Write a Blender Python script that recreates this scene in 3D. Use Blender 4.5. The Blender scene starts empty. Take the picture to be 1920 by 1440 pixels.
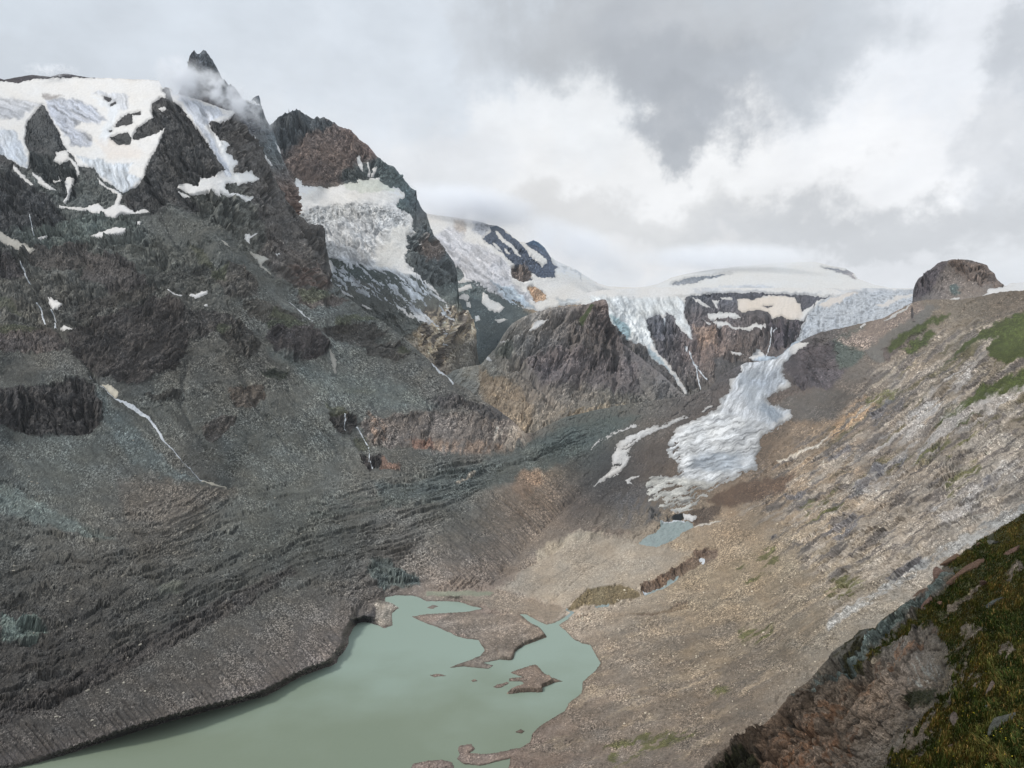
import bpy, math, random, time
import numpy as np
T0 = time.time()
RELIEF = 1.4
LEDGE = 1.7
MIST = True
HAZE = True
RES = 1.4            # grid step of the terrain meshes
F = 1297.0           # focal length in photo pixels (1920 wide)
CAMZ = 300.0         # the viewpoint stands 300 m above the lake
S = bpy.context.scene
COL = S.collection

# ------------------------------------------------------------------ camera
cam_d = bpy.data.cameras.new("camera"); cam_d.sensor_width = 36.0
cam_d.lens = F / 1920 * 36.0; cam_d.clip_start = 0.5; cam_d.clip_end = 60000
cam = bpy.data.objects.new("camera", cam_d); COL.objects.link(cam)
cam.location = (0, 0, CAMZ); cam.rotation_euler = (math.radians(90), 0, 0)
S.camera = cam
S.view_settings.view_transform = 'Standard'; S.view_settings.look = 'None'
S.view_settings.exposure = 0.0; S.view_settings.gamma = 1.0
S.view_settings.use_curve_mapping = False
S.cycles.volume_bounces = 8; S.cycles.max_bounces = 12; S.cycles.volume_step_rate = 1.0

# ------------------------------------------------------------------ sun
SUN_EL, SUN_AZ = 48.0, -97.0      # azimuth clockwise from +Y (ahead of the viewpoint)
sd = bpy.data.lights.new("sun", 'SUN'); sd.energy = 2.6; sd.angle = math.radians(11); sd.color = (1.0, 0.975, 0.94)
sun = bpy.data.objects.new("sun", sd); COL.objects.link(sun)
_a, _e = math.radians(SUN_AZ), math.radians(SUN_EL); _a0, _e0 = _a, _e
from mathutils import Vector
sun.rotation_euler = Vector((-math.sin(_a) * math.cos(_e), -math.cos(_a) * math.cos(_e), -math.sin(_e))).to_track_quat('-Z', 'Y').to_euler()

def lin(c):
    c = np.asarray(c, dtype=np.float64) / 255.0
    return np.where(c <= 0.04045, c / 12.92, ((c + 0.055) / 1.055) ** 2.4)

# ------------------------------------------------------------------ sky: Nishita under a broken cloud deck
w = bpy.data.worlds.new("World"); S.world = w; w.use_nodes = True
nt = w.node_tree; nt.nodes.clear()
def N(t, **k):
    n = nt.nodes.new(t)
    for a, b in k.items(): setattr(n, a, b)
    return n
def L(a, b): nt.links.new(a, b)
def M(op, a, b=None, c=None, clamp=False):
    n = N('ShaderNodeMath', operation=op); n.use_clamp = clamp
    for i, v in enumerate((a, b, c)):
        if v is None: continue
        if isinstance(v, (int, float)): n.inputs[i].default_value = v
        else: L(v, n.inputs[i])
    return n.outputs[0]
tc = N('ShaderNodeTexCoord'); sx = N('ShaderNodeSeparateXYZ'); L(tc.outputs['Generated'], sx.inputs[0])
# directions on the sky: azimuth and slope above the horizon (both of the real direction)
az = M('ARCTAN2', sx.outputs[0], sx.outputs[1])
hz = M('SQRT', M('ADD', M('MULTIPLY', sx.outputs[0], sx.outputs[0]), M('MULTIPLY', sx.outputs[1], sx.outputs[1])))
el = M('ARCTAN2', sx.outputs[2], hz)
cmb = N('ShaderNodeCombineXYZ'); L(az, cmb.inputs[0]); L(el, cmb.inputs[1])
def noise(scale, detail, rough, seed, vec=None, stretch=(1, 1, 1)):
    mp = N('ShaderNodeMapping'); mp.inputs['Location'].default_value = (seed * 3.7, seed * 1.3, seed); mp.inputs['Scale'].default_value = stretch
    L(vec or cmb.outputs[0], mp.inputs[0])
    n = N('ShaderNodeTexNoise'); n.inputs['Scale'].default_value = scale; n.inputs['Detail'].default_value = detail; n.inputs['Roughness'].default_value = rough
    L(mp.outputs[0], n.inputs[0]); return n
wn = noise(4.5, 9, 0.62, 1.0)
wsub = N('ShaderNodeVectorMath', operation='SUBTRACT'); L(wn.outputs['Color'], wsub.inputs[0]); wsub.inputs[1].default_value = (0.5, 0.5, 0.5)
wsc = N('ShaderNodeVectorMath', operation='SCALE'); L(wsub.outputs[0], wsc.inputs[0]); wsc.inputs['Scale'].default_value = 0.36
wadd = N('ShaderNodeVectorMath', operation='ADD'); L(cmb.outputs[0], wadd.inputs[0]); L(wsc.outputs[0], wadd.inputs[1])
wsp = N('ShaderNodeSeparateXYZ'); L(wadd.outputs[0], wsp.inputs[0])
def azel(px, py):
    u = (px - 960) / F; v = (720 - py) / F
    return math.atan(u), math.atan2(v, math.hypot(1, u))
def blob(cx, cy, rx, ry, soft=1.0, rot=0.0):
    """soft ellipse of cloud centred on a direction of the sky"""
    a0, e0 = azel(cx, cy); ra = rx / F; re = ry / F
    dx = M('SUBTRACT', wsp.outputs[0], a0); dy = M('SUBTRACT', wsp.outputs[1], e0)
    c, s = math.cos(rot), math.sin(rot)
    x = M('MULTIPLY', M('ADD', M('MULTIPLY', dx, c), M('MULTIPLY', dy, s)), 1 / ra)
    y = M('MULTIPLY', M('SUBTRACT', M('MULTIPLY', dy, c), M('MULTIPLY', dx, s)), 1 / re)
    d = M('SQRT', M('ADD', M('MULTIPLY', x, x), M('MULTIPLY', y, y)))
    n = N('ShaderNodeMapRange', interpolation_type='SMOOTHSTEP')
    L(d, n.inputs['Value']); n.inputs['From Min'].default_value = 1.0 + soft * 0.5; n.inputs['From Max'].default_value = max(0.0, 1.0 - soft * 0.5)
    return n.outputs['Result']
def over(col, rgb, fac, amt=1.0):
    m = N('ShaderNodeMix', data_type='RGBA'); L(M('MULTIPLY', fac, amt, clamp=True), m.inputs['Factor'])
    if isinstance(col, tuple): m.inputs['A'].default_value = (*lin(col), 1)
    else: L(col, m.inputs['A'])
    m.inputs['B'].default_value = (*lin(rgb), 1); return m.outputs['Result']
#            cx    cy   rx   ry  soft rot  colour          amount
SKY = [
    (200, 40, 420, 160, 1.2, 0, (212, 221, 230), .8),
    (40, 115, 260, 70, 1.3, 0, (196, 202, 209), .75),
    (560, 110, 420, 170, 1.2, 0, (214, 222, 231), .9),
    (760, 240, 360, 130, 1.2, 0, (222, 229, 237), .9),
    (1200, 420, 900, 170, 1.1, 0, (232, 233, 235), .9),
    (1620, 290, 360, 120, 1.1, .1, (251, 252, 254), 1.),
    (1180, 340, 340, 110, 1.2, 0, (244, 245, 246), .9),
    (1000, 250, 170, 60, 1.1, 0, (242, 245, 248), .7),
    (1800, 110, 240, 120, 1.0, 0, (238, 242, 248), .95),
    (1260, 40, 310, 115, .8, 0, (192, 198, 205), .9),
    (1080, 90, 130, 85, 1.0, 0, (190, 194, 199), .8),
    (1270, 120, 190, 95, .7, -.25, (180, 185, 192), .9),
    (1290, 225, 80, 55, .8, -.3, (174, 179, 186), .85),
    (1530, 100, 110, 60, 1.1, 0, (196, 202, 209), .7),
    (1320, 30, 130, 45, 1.2, 0, (202, 206, 211), .6),
    (905, 100, 45, 70, 1.2, 0, (206, 211, 217), .5),
    (1880, 225, 50, 100, 1.0, .1, (198, 203, 210), .75),
    (1900, 130, 50, 30, 1.0, 0, (200, 205, 212), .6),
    (1200, 412, 420, 40, 1.2, 0, (216, 217, 218), .7),
    (1660, 405, 290, 46, 1.1, 0, (200, 203, 207), .8),
    (1640, 290, 220, 50, 1.3, 0, (251, 252, 254), .5),
    (960, 420, 160, 45, 1.2, 0, (222, 222, 222), .7),
    (830, 285, 80, 60, 1.3, 0, (228, 231, 235), .6),
    (1150, 500, 180, 34, 1.2, 0, (236, 236, 237), .9),
    (1620, 480, 130, 34, 1.0, 0, (230, 232, 236), .9),
    (1340, 480, 120, 30, 1.2, 0, (220, 220, 221), .6),
]
col = (219, 226, 234)
for (cx, cy, rx, ry, soft, rot, rgb, amt) in SKY: col = over(col, rgb, blob(cx, cy, rx, ry, soft, rot), amt)
det = noise(7, 8, 0.6, 5.0, stretch=(1, 1.7, 1))
dm = N('ShaderNodeMapRange'); L(det.outputs['Fac'], dm.inputs['Value']); dm.inputs['From Min'].default_value = .3; dm.inputs['From Max'].default_value = .7
dm.inputs['To Min'].default_value = .92; dm.inputs['To Max'].default_value = 1.07
cv = N('ShaderNodeVectorMath', operation='SCALE'); L(col, cv.inputs[0]); L(dm.outputs[0], cv.inputs['Scale'])
sky = N('ShaderNodeTexSky'); sky.sky_type = 'NISHITA'; sky.sun_disc = False
sky.sun_elevation = math.radians(SUN_EL); sky.sun_rotation = math.radians(SUN_AZ)
ssc = N('ShaderNodeVectorMath', operation='SCALE'); L(sky.outputs[0], ssc.inputs[0]); ssc.inputs['Scale'].default_value = 0.1 / 0.1
# clouds cover all but a few percent of the sky
bg1 = N('ShaderNodeBackground'); L(sky.outputs[0], bg1.inputs[0]); bg1.inputs[1].default_value = 0.05
bg2 = N('ShaderNodeBackground'); L(cv.outputs[0], bg2.inputs[0]); bg2.inputs[1].default_value = 1.04
ms = N('ShaderNodeMixShader'); ms.inputs[0].default_value = 0.96; L(bg1.outputs[0], ms.inputs[1]); L(bg2.outputs[0], ms.inputs[2])
wo = N('ShaderNodeOutputWorld'); L(ms.outputs[0], wo.inputs[0])

# ------------------------------------------------------------------ numeric helpers
f32 = np.float32
def _hash(ix, iy, seed):
    h = (ix.astype(np.uint32) * np.uint32(374761393) + iy.astype(np.uint32) * np.uint32(668265263) + np.uint32(seed * 2246822519 % 4294967296))
    h = (h ^ (h >> np.uint32(13))) * np.uint32(1274126177)
    return h ^ (h >> np.uint32(16))
_ang = np.linspace(0, 2 * np.pi, 256, endpoint=False); _GX = np.cos(_ang).astype(f32); _GY = np.sin(_ang).astype(f32)
def pn(x, y, seed=0):
    """2-D gradient noise, about -0.7..0.7"""
    x = np.asarray(x, f32); y = np.asarray(y, f32)
    ix = np.floor(x); iy = np.floor(y); fx = x - ix; fy = y - iy
    ix = ix.astype(np.int32); iy = iy.astype(np.int32)
    hx = [(ix + d).astype(np.uint32) * np.uint32(374761393) for d in (0, 1)]; sd_ = np.uint32(seed * 2246822519 % 4294967296)
    hy = [(iy + d).astype(np.uint32) * np.uint32(668265263) + sd_ for d in (0, 1)]
    def g(dx, dy):
        k = hx[dx] + hy[dy]; k ^= k >> np.uint32(13); k *= np.uint32(1274126177); k = ((k ^ (k >> np.uint32(16))) & np.uint32(255)).astype(np.int32)
        return _GX[k] * (fx - dx) + _GY[k] * (fy - dy)
    u = fx * fx * fx * (fx * (fx * 6 - 15) + 10); v = fy * fy * fy * (fy * (fy * 6 - 15) + 10)
    a = g(0, 0); b = g(1, 0); c = g(0, 1); d = g(1, 1)
    return (a + u * (b - a)) + v * ((c + u * (d - c)) - (a + u * (b - a)))
def fbm(x, y, octv=4, seed=0, gain=.5, ridged=False):
    t = np.zeros(np.shape(x), f32); am = 1.0; fr = 1.0; tot = 0.0
    for o in range(octv):
        n = pn(x * fr, y * fr, seed + o * 17)
        if ridged: n = 0.5 - np.abs(n) * 1.6
        t += am * n; tot += am; am *= gain; fr *= 2.07
    return t / tot * (1.0 if ridged else 1.35)
def rnd(shape, seed):
    return np.random.default_rng(seed).random(shape, dtype=f32)
def sstep(x): x = np.clip(x, 0, 1); return x * x * (3 - 2 * x)
def sdf(poly, X, Y, pad=40):
    """signed distance in photo pixels, positive inside; -pad outside the padded box"""
    P = np.array(poly, f32); out = np.full(X.shape, -float(pad), f32)
    m = (X > P[:, 0].min() - pad) & (X < P[:, 0].max() + pad) & (Y > P[:, 1].min() - pad) & (Y < P[:, 1].max() + pad)
    if not m.any(): return out
    x = X[m]; y = Y[m]; d2 = np.full(x.shape, 1e9, f32); ins = np.zeros(x.shape, bool)
    for i in range(len(P)):
        ax, ay = P[i]; bx, by = P[(i + 1) % len(P)]
        ex, ey = bx - ax, by - ay; q = ex * ex + ey * ey + 1e-9
        t = np.clip(((x - ax) * ex + (y - ay) * ey) / q, 0, 1)
        d2 = np.minimum(d2, (x - ax - t * ex) ** 2 + (y - ay - t * ey) ** 2)
        if ay != by:
            c = ((ay > y) != (by > y)) & (x < (bx - ax) * (y - ay) / (by - ay) + ax); ins ^= c
    d = np.sqrt(d2); out[m] = np.maximum(np.where(ins, d, -d), -pad); return out
def ldist(line, X, Y, pad=30):
    """distance to an open polyline (photo pixels), and where along it (0..1)"""
    P = np.array(line, f32); out = np.full(X.shape, float(pad), f32)
    m = (X > P[:, 0].min() - pad) & (X < P[:, 0].max() + pad) & (Y > P[:, 1].min() - pad) & (Y < P[:, 1].max() + pad)
    if not m.any(): return out
    x = X[m]; y = Y[m]; d2 = np.full(x.shape, 1e9, f32)
    for i in range(len(P) - 1):
        ax, ay = P[i]; bx, by = P[i + 1]; ex, ey = bx - ax, by - ay; q = ex * ex + ey * ey + 1e-9
        t = np.clip(((x - ax) * ex + (y - ay) * ey) / q, 0, 1)
        d2 = np.minimum(d2, (x - ax - t * ex) ** 2 + (y - ay - t * ey) ** 2)
    out[m] = np.sqrt(d2); return out
def tps(ctrl, X, Y, lam=0.0, sub=1, q0=5):
    """thin-plate surface through (px, py, value...)"""
    C = np.array(ctrl, np.float64); p = C[:, :2] / 500.0; v = C[:, 2:]; n = len(C)
    def U(r2): return 0.5 * r2 * np.log(r2 + 1e-12)
    r2 = ((p[:, None] - p[None]) ** 2).sum(-1)
    A = np.zeros((n + 3, n + 3)); A[:n, :n] = U(r2) + lam * np.eye(n); A[:n, n] = 1; A[:n, n + 1:] = p; A[n, :n] = 1; A[n + 1:, :n] = p.T
    sol = np.linalg.solve(A, np.vstack([v, np.zeros((3, v.shape[1]))])).astype(f32)
    if sub > 1:
        x0, y0, q = X.min() - q0, Y.min() - q0, float(q0); gx = np.arange(x0, X.max() + 2 * q, q, dtype=f32); gy = np.arange(y0, Y.max() + 2 * q, q, dtype=f32)
        G = tps(ctrl, np.repeat(gx[None], len(gy), 0), np.repeat(gy[:, None], len(gx), 1), lam)
        fx = (X - x0) / q; fy = (Y - y0) / q; i = fx.astype(np.int32); j = fy.astype(np.int32); fx = (fx - i)[..., None].astype(f32); fy = (fy - j)[..., None].astype(f32)
        return (G[j, i] * (1 - fx) + G[j, i + 1] * fx) * (1 - fy) + (G[j + 1, i] * (1 - fx) + G[j + 1, i + 1] * fx) * fy
    out = np.empty(X.shape + (v.shape[1],), f32)
    for j in range(X.shape[0]):
        x = (X[j] / 500.0).astype(f32); y = (Y[j] / 500.0).astype(f32)
        r = (x[:, None] - p[None, :, 0].astype(f32)) ** 2 + (y[:, None] - p[None, :, 1].astype(f32)) ** 2
        out[j] = (0.5 * r * np.log(r + 1e-9)) @ sol[:n] + sol[n] + x[:, None] * sol[n + 1] + y[:, None] * sol[n + 2]
    return out

# ------------------------------------------------------------------ materials
def attr_material(name, rough=0.92, spec=0.25, fine=0.18, scale=0.6, bump=0.0, bscale=1.0):
    m = bpy.data.materials.new(name); m.use_nodes = True; t = m.node_tree; b = t.nodes['Principled BSDF']
    a = t.nodes.new('ShaderNodeAttribute'); a.attribute_name = 'albedo'
    g = t.nodes.new('ShaderNodeNewGeometry')
    n = t.nodes.new('ShaderNodeTexNoise'); n.inputs['Scale'].default_value = scale; n.inputs['Detail'].default_value = 5; n.inputs['Roughness'].default_value = .65
    t.links.new(g.outputs['Position'], n.inputs['Vector'])
    r = t.nodes.new('ShaderNodeMapRange'); r.inputs['From Min'].default_value = .3; r.inputs['From Max'].default_value = .7
    r.inputs['To Min'].default_value = 1 - fine; r.inputs['To Max'].default_value = 1 + fine; t.links.new(n.outputs['Fac'], r.inputs['Value'])
    v = t.nodes.new('ShaderNodeVectorMath'); v.operation = 'SCALE'; t.links.new(a.outputs['Color'], v.inputs[0]); t.links.new(r.outputs[0], v.inputs['Scale'])
    t.links.new(v.outputs[0], b.inputs['Base Color']); b.inputs['Roughness'].default_value = rough
    b.inputs['Specular IOR Level'].default_value = spec
    if bump:
        n2 = t.nodes.new('ShaderNodeTexNoise'); n2.inputs['Scale'].default_value = bscale; n2.inputs['Detail'].default_value = 8; n2.inputs['Roughness'].default_value = .7
        t.links.new(g.outputs['Position'], n2.inputs['Vector'])
        bp = t.nodes.new('ShaderNodeBump'); bp.inputs['Strength'].default_value = 1.0; bp.inputs['Distance'].default_value = bump
        t.links.new(n2.outputs['Fac'], bp.inputs['Height']); t.links.new(bp.outputs[0], b.inputs['Normal'])
    return m
M_ROCK = attr_material('weathered_rock', fine=.22, scale=.35, bump=.8, bscale=.5)
M_SNOW = attr_material('snow_and_ice', rough=.6, spec=.35, fine=.05, scale=.05)
M_NEAR = attr_material('near_rock', fine=.4, scale=7, bump=.32, bscale=4.5, rough=.85)
M_GRASS = attr_material('grass_blades', fine=.1, scale=3, rough=.8, spec=.2)
def water_material(name, base, rough=.12, bump=.25, bscale=.35, tint=None, far=None):
    m = bpy.data.materials.new(name); m.use_nodes = True; t = m.node_tree; b = t.nodes['Principled BSDF']
    g = t.nodes.new('ShaderNodeNewGeometry'); n = t.nodes.new('ShaderNodeTexNoise'); n.inputs['Scale'].default_value = .006; n.inputs['Detail'].default_value = 3
    t.links.new(g.outputs['Position'], n.inputs['Vector'])
    mx = t.nodes.new('ShaderNodeMix'); mx.data_type = 'RGBA'; t.links.new(n.outputs['Fac'], mx.inputs['Factor'])
    mx.inputs['A'].default_value = (*lin(base), 1); mx.inputs['B'].default_value = (*lin(tint or base), 1)
    out = mx.outputs['Result']
    if far:      # silt settles out away from the inflow: two bodies of water with a wavy limit
        sp_ = t.nodes.new('ShaderNodeSeparateXYZ'); t.links.new(g.outputs['Position'], sp_.inputs[0])
        nb = t.nodes.new('ShaderNodeTexNoise'); nb.inputs['Scale'].default_value = .012; nb.inputs['Detail'].default_value = 4; t.links.new(g.outputs['Position'], nb.inputs['Vector'])
        a1 = t.nodes.new('ShaderNodeMath'); a1.operation = 'MULTIPLY_ADD'; t.links.new(nb.outputs['Fac'], a1.inputs[0]); a1.inputs[1].default_value = 260; t.links.new(sp_.outputs[1], a1.inputs[2])
        mr = t.nodes.new('ShaderNodeMapRange'); mr.interpolation_type = 'SMOOTHSTEP'; t.links.new(a1.outputs[0], mr.inputs['Value']); mr.inputs['From Min'].default_value = 690; mr.inputs['From Max'].default_value = 930
        m2 = t.nodes.new('ShaderNodeMix'); m2.data_type = 'RGBA'; t.links.new(mr.outputs[0], m2.inputs['Factor']); t.links.new(out, m2.inputs['A']); m2.inputs['B'].default_value = (*lin(far), 1); out = m2.outputs['Result']
    t.links.new(out, b.inputs['Base Color']); b.inputs['Roughness'].default_value = rough; b.inputs['IOR'].default_value = 1.33; b.inputs['Specular IOR Level'].default_value = .3
    n2 = t.nodes.new('ShaderNodeTexNoise'); n2.inputs['Scale'].default_value = bscale; n2.inputs['Detail'].default_value = 4
    t.links.new(g.outputs['Position'], n2.inputs['Vector'])
    bp = t.nodes.new('ShaderNodeBump'); bp.inputs['Distance'].default_value = bump; t.links.new(n2.outputs['Fac'], bp.inputs['Height']); t.links.new(bp.outputs[0], b.inputs['Normal'])
    return m

# ------------------------------------------------------------------ mesh output
def make_mesh(name, V, Fc, mat, colr=None, smooth=True):
    """V (n,3), Fc (m,3|4) index array, colr (n,3) linear albedo"""
    used = np.unique(Fc); remap = np.full(len(V), -1, np.int64); remap[used] = np.arange(len(used)); Fc = remap[Fc]; V = V[used]
    me = bpy.data.meshes.new(name); k = Fc.shape[1]
    me.vertices.add(len(V)); me.vertices.foreach_set('co', np.ascontiguousarray(V, f32).ravel())
    me.loops.add(Fc.size); me.loops.foreach_set('vertex_index', np.ascontiguousarray(Fc, np.int32).ravel())
    me.polygons.add(len(Fc)); me.polygons.foreach_set('loop_start', (np.arange(len(Fc)) * k).astype(np.int32))
    me.polygons.foreach_set('use_smooth', np.full(len(Fc), smooth))
    if colr is not None:
        a = me.color_attributes.new('albedo', 'FLOAT_COLOR', 'POINT'); c = np.ones((len(V), 4), f32); c[:, :3] = colr[used]; a.data.foreach_set('color', c.ravel())
    me.update(calc_edges=True); me.materials.append(mat)
    o = bpy.data.objects.new(name, me); COL.objects.link(o); return o
def struct(o): o['kind'] = 'structure'; return o
def tag(o, label, cat, group=None, kind=None):
    o['label'] = label; o['category'] = cat
    if group: o['group'] = group
    if kind: o['kind'] = kind
    return o
def rgb2lin(c): return lin(c).astype(f32)

# albedo from a colour seen in the overcast photograph
ILLUM = 0.95
def alb(c): return (lin(c) / ILLUM).astype(f32)

def worley(x, y, seed):
    """fractured blocks: a random flat tilt for each cell, and how near the crack between two cells is"""
    ix = np.floor(x).astype(np.int32); iy = np.floor(y).astype(np.int32); d1 = np.full(x.shape, 9., f32); d2 = np.full(x.shape, 9., f32); hh = np.zeros(x.shape, f32)
    for dx in (-1, 0, 1):
        for dy in (-1, 0, 1):
            k = _hash(ix + dx, iy + dy, seed); r1 = (k & np.uint32(1023)).astype(f32) / 1023; r2 = ((k >> np.uint32(10)) & np.uint32(1023)).astype(f32) / 1023; r3 = ((k >> np.uint32(20)) & np.uint32(1023)).astype(f32) / 1023
            ex = x - (ix + dx + r1); ey = y - (iy + dy + r2); d = ex * ex + ey * ey; nr = d < d1
            d2 = np.where(nr, d1, np.minimum(d2, d)); d1 = np.where(nr, d, d1)
            hv = (r3 - .5) + ex * (r1 * 2 - 1) * 1.3 + ey * (r3 * 2.4 - 1.2); hh = np.where(nr, hv, hh)
    return hh, np.sqrt(d2) - np.sqrt(d1)
class Sheet:
    """A piece of mountain surface. Its plan is given by where its features lie as seen from the
    viewpoint and how far off they are; every vertex has its own true position in metres."""
    def __init__(s, x0, x1, top, bottom, ctrl, step=RES, topn=2.0, seed=1, rowstep=None, pow_=1.0, smooth_top=False, gain=.57, asp=.3, edge=6.0, ledge=1.0, riso=.55):
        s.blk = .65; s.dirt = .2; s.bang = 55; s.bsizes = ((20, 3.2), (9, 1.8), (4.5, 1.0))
        s.seed = seed; s.gain = gain; s.asp = asp; s.edge = edge; s.lg = ledge; s.riso = riso
        xs = np.arange(x0, x1 + step, step, dtype=f32)
        t = np.array(top, f32); b = np.array(bottom, f32)
        ty = np.interp(xs, t[:, 0], t[:, 1]); by = np.interp(xs, b[:, 0], b[:, 1])
        jag = fbm(xs / 14.0, xs * 0 + seed * 3.1, 4, seed + 90, gain=.62, ridged=True)
        tn = topn if not callable(topn) else topn(xs)
        by = np.maximum(by, ty + 4)
        nr = int((by - ty).max() / (rowstep or step)) + 2
        tt = (np.linspace(0, 1, nr, dtype=f32) ** pow_)[:, None]
        s.PX = np.repeat(xs[None], nr, 0); kk = np.exp(-.5 * (np.arange(-200, 201) * step / 55.0) ** 2); kk /= kk.sum()
        ts = np.convolve(np.pad(ty, 200, mode='edge'), kk, mode='valid').astype(f32) if smooth_top else ty
        s.PY = by[None] + (ts - by)[None] * tt
        s.PY = s.PY + (ty - ts)[None] * np.exp(-(s.PY - ts[None]) / 110.0) * np.clip((1 - tt) * 0 + 1, 0, 1) if smooth_top else s.PY
        s.PY = s.PY - (tn * (jag - .25) * 2.2)[None] * np.exp(-(s.PY - ty[None]) / 14.0)
        lc = [(c[0], c[1], math.log(c[2])) for c in ctrl]
        s.Y = np.exp(tps(lc, s.PX, s.PY, sub=4)[..., 0])
        s.shape = s.PX.shape
        n = s.shape
        # warped coordinates for ragged outlines
        q = seed * 7
        s.wx = fbm(s.PX / 22, s.PY / 22, 4, q + 1, gain=.62); s.wy = fbm(s.PX / 22, s.PY / 22, 4, q + 2, gain=.62)
        s.Ar = np.full(n, 1.2, f32); s.Ai = np.full(n, 1.0, f32); s.Cs = np.full(n, .12, f32); s.sp = np.full(n, .12, f32)
        s.dirw = {}; s.extra = np.zeros(n, f32); s.NX = s.PX; s.NY = s.PY; s.fields = {}
    def base_colour(s, pts, desat=0.0, tint=(1, 1, 1)):
        s.C = np.clip(tps([(a, b, *alb(c)) for a, b, c in pts], s.PX, s.PY, lam=2e-3, sub=6), .004, 1)
        g = s.C.mean(-1, keepdims=True); s.C = ((s.C + desat * (g - s.C)) * np.array(tint, f32)).astype(f32)
    def win(s, pts, pad):
        """rows and columns of the grid that hold the given outline"""
        q = np.array(pts, f32); x0, x1 = q[:, 0].min() - pad, q[:, 0].max() + pad; y0, y1 = q[:, 1].min() - pad, q[:, 1].max() + pad
        c = np.nonzero((s.PX[0] >= x0) & (s.PX[0] <= x1))[0]
        if len(c) < 2: return None
        cs = slice(c[0], c[-1] + 1); py = s.PY[:, cs]; r = np.nonzero(((py >= y0) & (py <= y1)).any(1))[0]
        if len(r) < 2: return None
        return (slice(r[0], r[-1] + 1), cs)
    def warped(s, w, k): return s.PX[w] + s.wx[w] * k, s.PY[w] + s.wy[w] * k
    def zone(s, poly, colr=None, f=8, warp=6, Ar=None, Ai=None, Cs=None, sp=None, ang=None, amt=1.0, thr=None, line=None, width=2.0, icecol=False, contrast=0, freq=1.0):
        w = s.win(line or poly, max(40, f * 2) + warp * 1.5)
        if w is None: return np.zeros(s.shape, f32)
        X, Y = s.warped(w, warp * 2.2)
        if line is not None: d = width - ldist(line, X, Y)
        else: d = sdf(poly, X, Y, pad=max(40, f * 2))
        wgt = sstep(d / f + .5) * amt
        if thr is not None:      # broken up by directional noise: thr=(angle, freq, level)
            wgt = wgt * sstep((s.dn(thr[0], thr[1], 5, 77, w=w) - thr[2]) * 5 + .5)
        C = s.I if icecol else s.C
        if colr is not None: C[w] += wgt[..., None] * (alb(colr) - C[w])
        for k, v in (('Ar', Ar), ('Ai', Ai), ('Cs', Cs), ('sp', sp)):
            if v is not None:
                a = getattr(s, k); a[w] += wgt * (v - a[w])
        if ang is not None:
            for kk in s.dirw: s.dirw[kk][w] *= (1 - wgt)
            if ang not in s.dirw: s.dirw[ang] = np.zeros(s.shape, f32)
            s.dirw[ang][w] += wgt
        if contrast:
            if ang is not None: st = .7 * s.dn(ang, 1.1 * freq, 4, 21, asp=.12, w=w) + .9 * s.dn(ang, 3.4 * freq, 4, 23, asp=.14, w=w)
            else: st = fbm(s.PX[w] / 9 * freq, s.PY[w] / 6 * freq, 5, s.seed + 24, gain=.7, ridged=True) * 1.6 - .5
            C[w] *= np.clip(1 + wgt * contrast * st * 2.0, .3, 1.6)[..., None]
        full = np.zeros(s.shape, f32); full[w] = wgt
        return full
    def field(s, name, curves):
        """a family of flowing lines: curves = [(value, [(px, py), ...]), ...]; lines between them are interpolated"""
        pts = []
        for v, c in curves:
            c = np.array(c, float)
            for i in range(len(c) - 1):
                for t in (0, .5): pts.append((*(c[i] * (1 - t) + c[i + 1] * t), v))
            pts.append((*c[-1], v))
        s.fields[name] = (s.PX, tps(pts, s.PX, s.PY, lam=1e-4, sub=2, q0=7)[..., 0])
    def alac(s, ang, w, k):
        if isinstance(ang, str):
            al, ac = s.fields[ang]; return al[w] + s.wx[w] * k, ac[w] + s.wy[w] * k
        a = math.radians(ang); c, sn = math.cos(a), math.sin(a); X = s.NX[w] + s.wx[w] * k; Y = s.NY[w] + s.wy[w] * k
        return X * c + Y * sn, -X * sn + Y * c
    def dn(s, ang, freq=1.0, octv=5, seed=0, ridged=False, asp=.2, gain=.58, w=None):
        w = w or (slice(None), slice(None))
        al, ac = s.alac(ang, w, 9)
        return fbm(ac * freq / 16, al * freq * asp / 16, octv, s.seed * 31 + seed + (sum(map(ord, ang)) if isinstance(ang, str) else int(ang)), gain=gain, ridged=ridged)
    def ledge(s, ang, w, freq, seed=0):
        """sawtooth edges of bedding planes running along one direction, present in places"""
        al, ac = s.alac(ang, w, 14); al = al * freq; ac = ac * freq
        t = ac / 17 + 1.6 * fbm(al / 90, ac / 40, 4, s.seed * 13 + seed + 7, gain=.6); fr = t - np.floor(t)
        pr = np.where(fr < .8, fr / .8, (1 - fr) / .2) - .5
        return pr * sstep(fbm(al / 60, ac / 30, 3, s.seed * 13 + seed + 8) * 2.2 + .45) / freq
    def groove(s, line, width, depth, warp=4):
        w = s.win(line, width * 4 + 10)
        if w is None: return
        X, Y = s.warped(w, warp); s.extra[w] -= depth * np.exp(-(ldist(line, X, Y, pad=width * 4 + 10) / width) ** 2)
    def bump(s, line, width, h, warp=4):
        s.groove(line, width, -h, warp)
    def base_points(s):
        u = (s.PX - 960) / F; v = (720 - s.PY) / F
        return np.stack([u * s.Y, s.Y, CAMZ + v * s.Y], -1)
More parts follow.
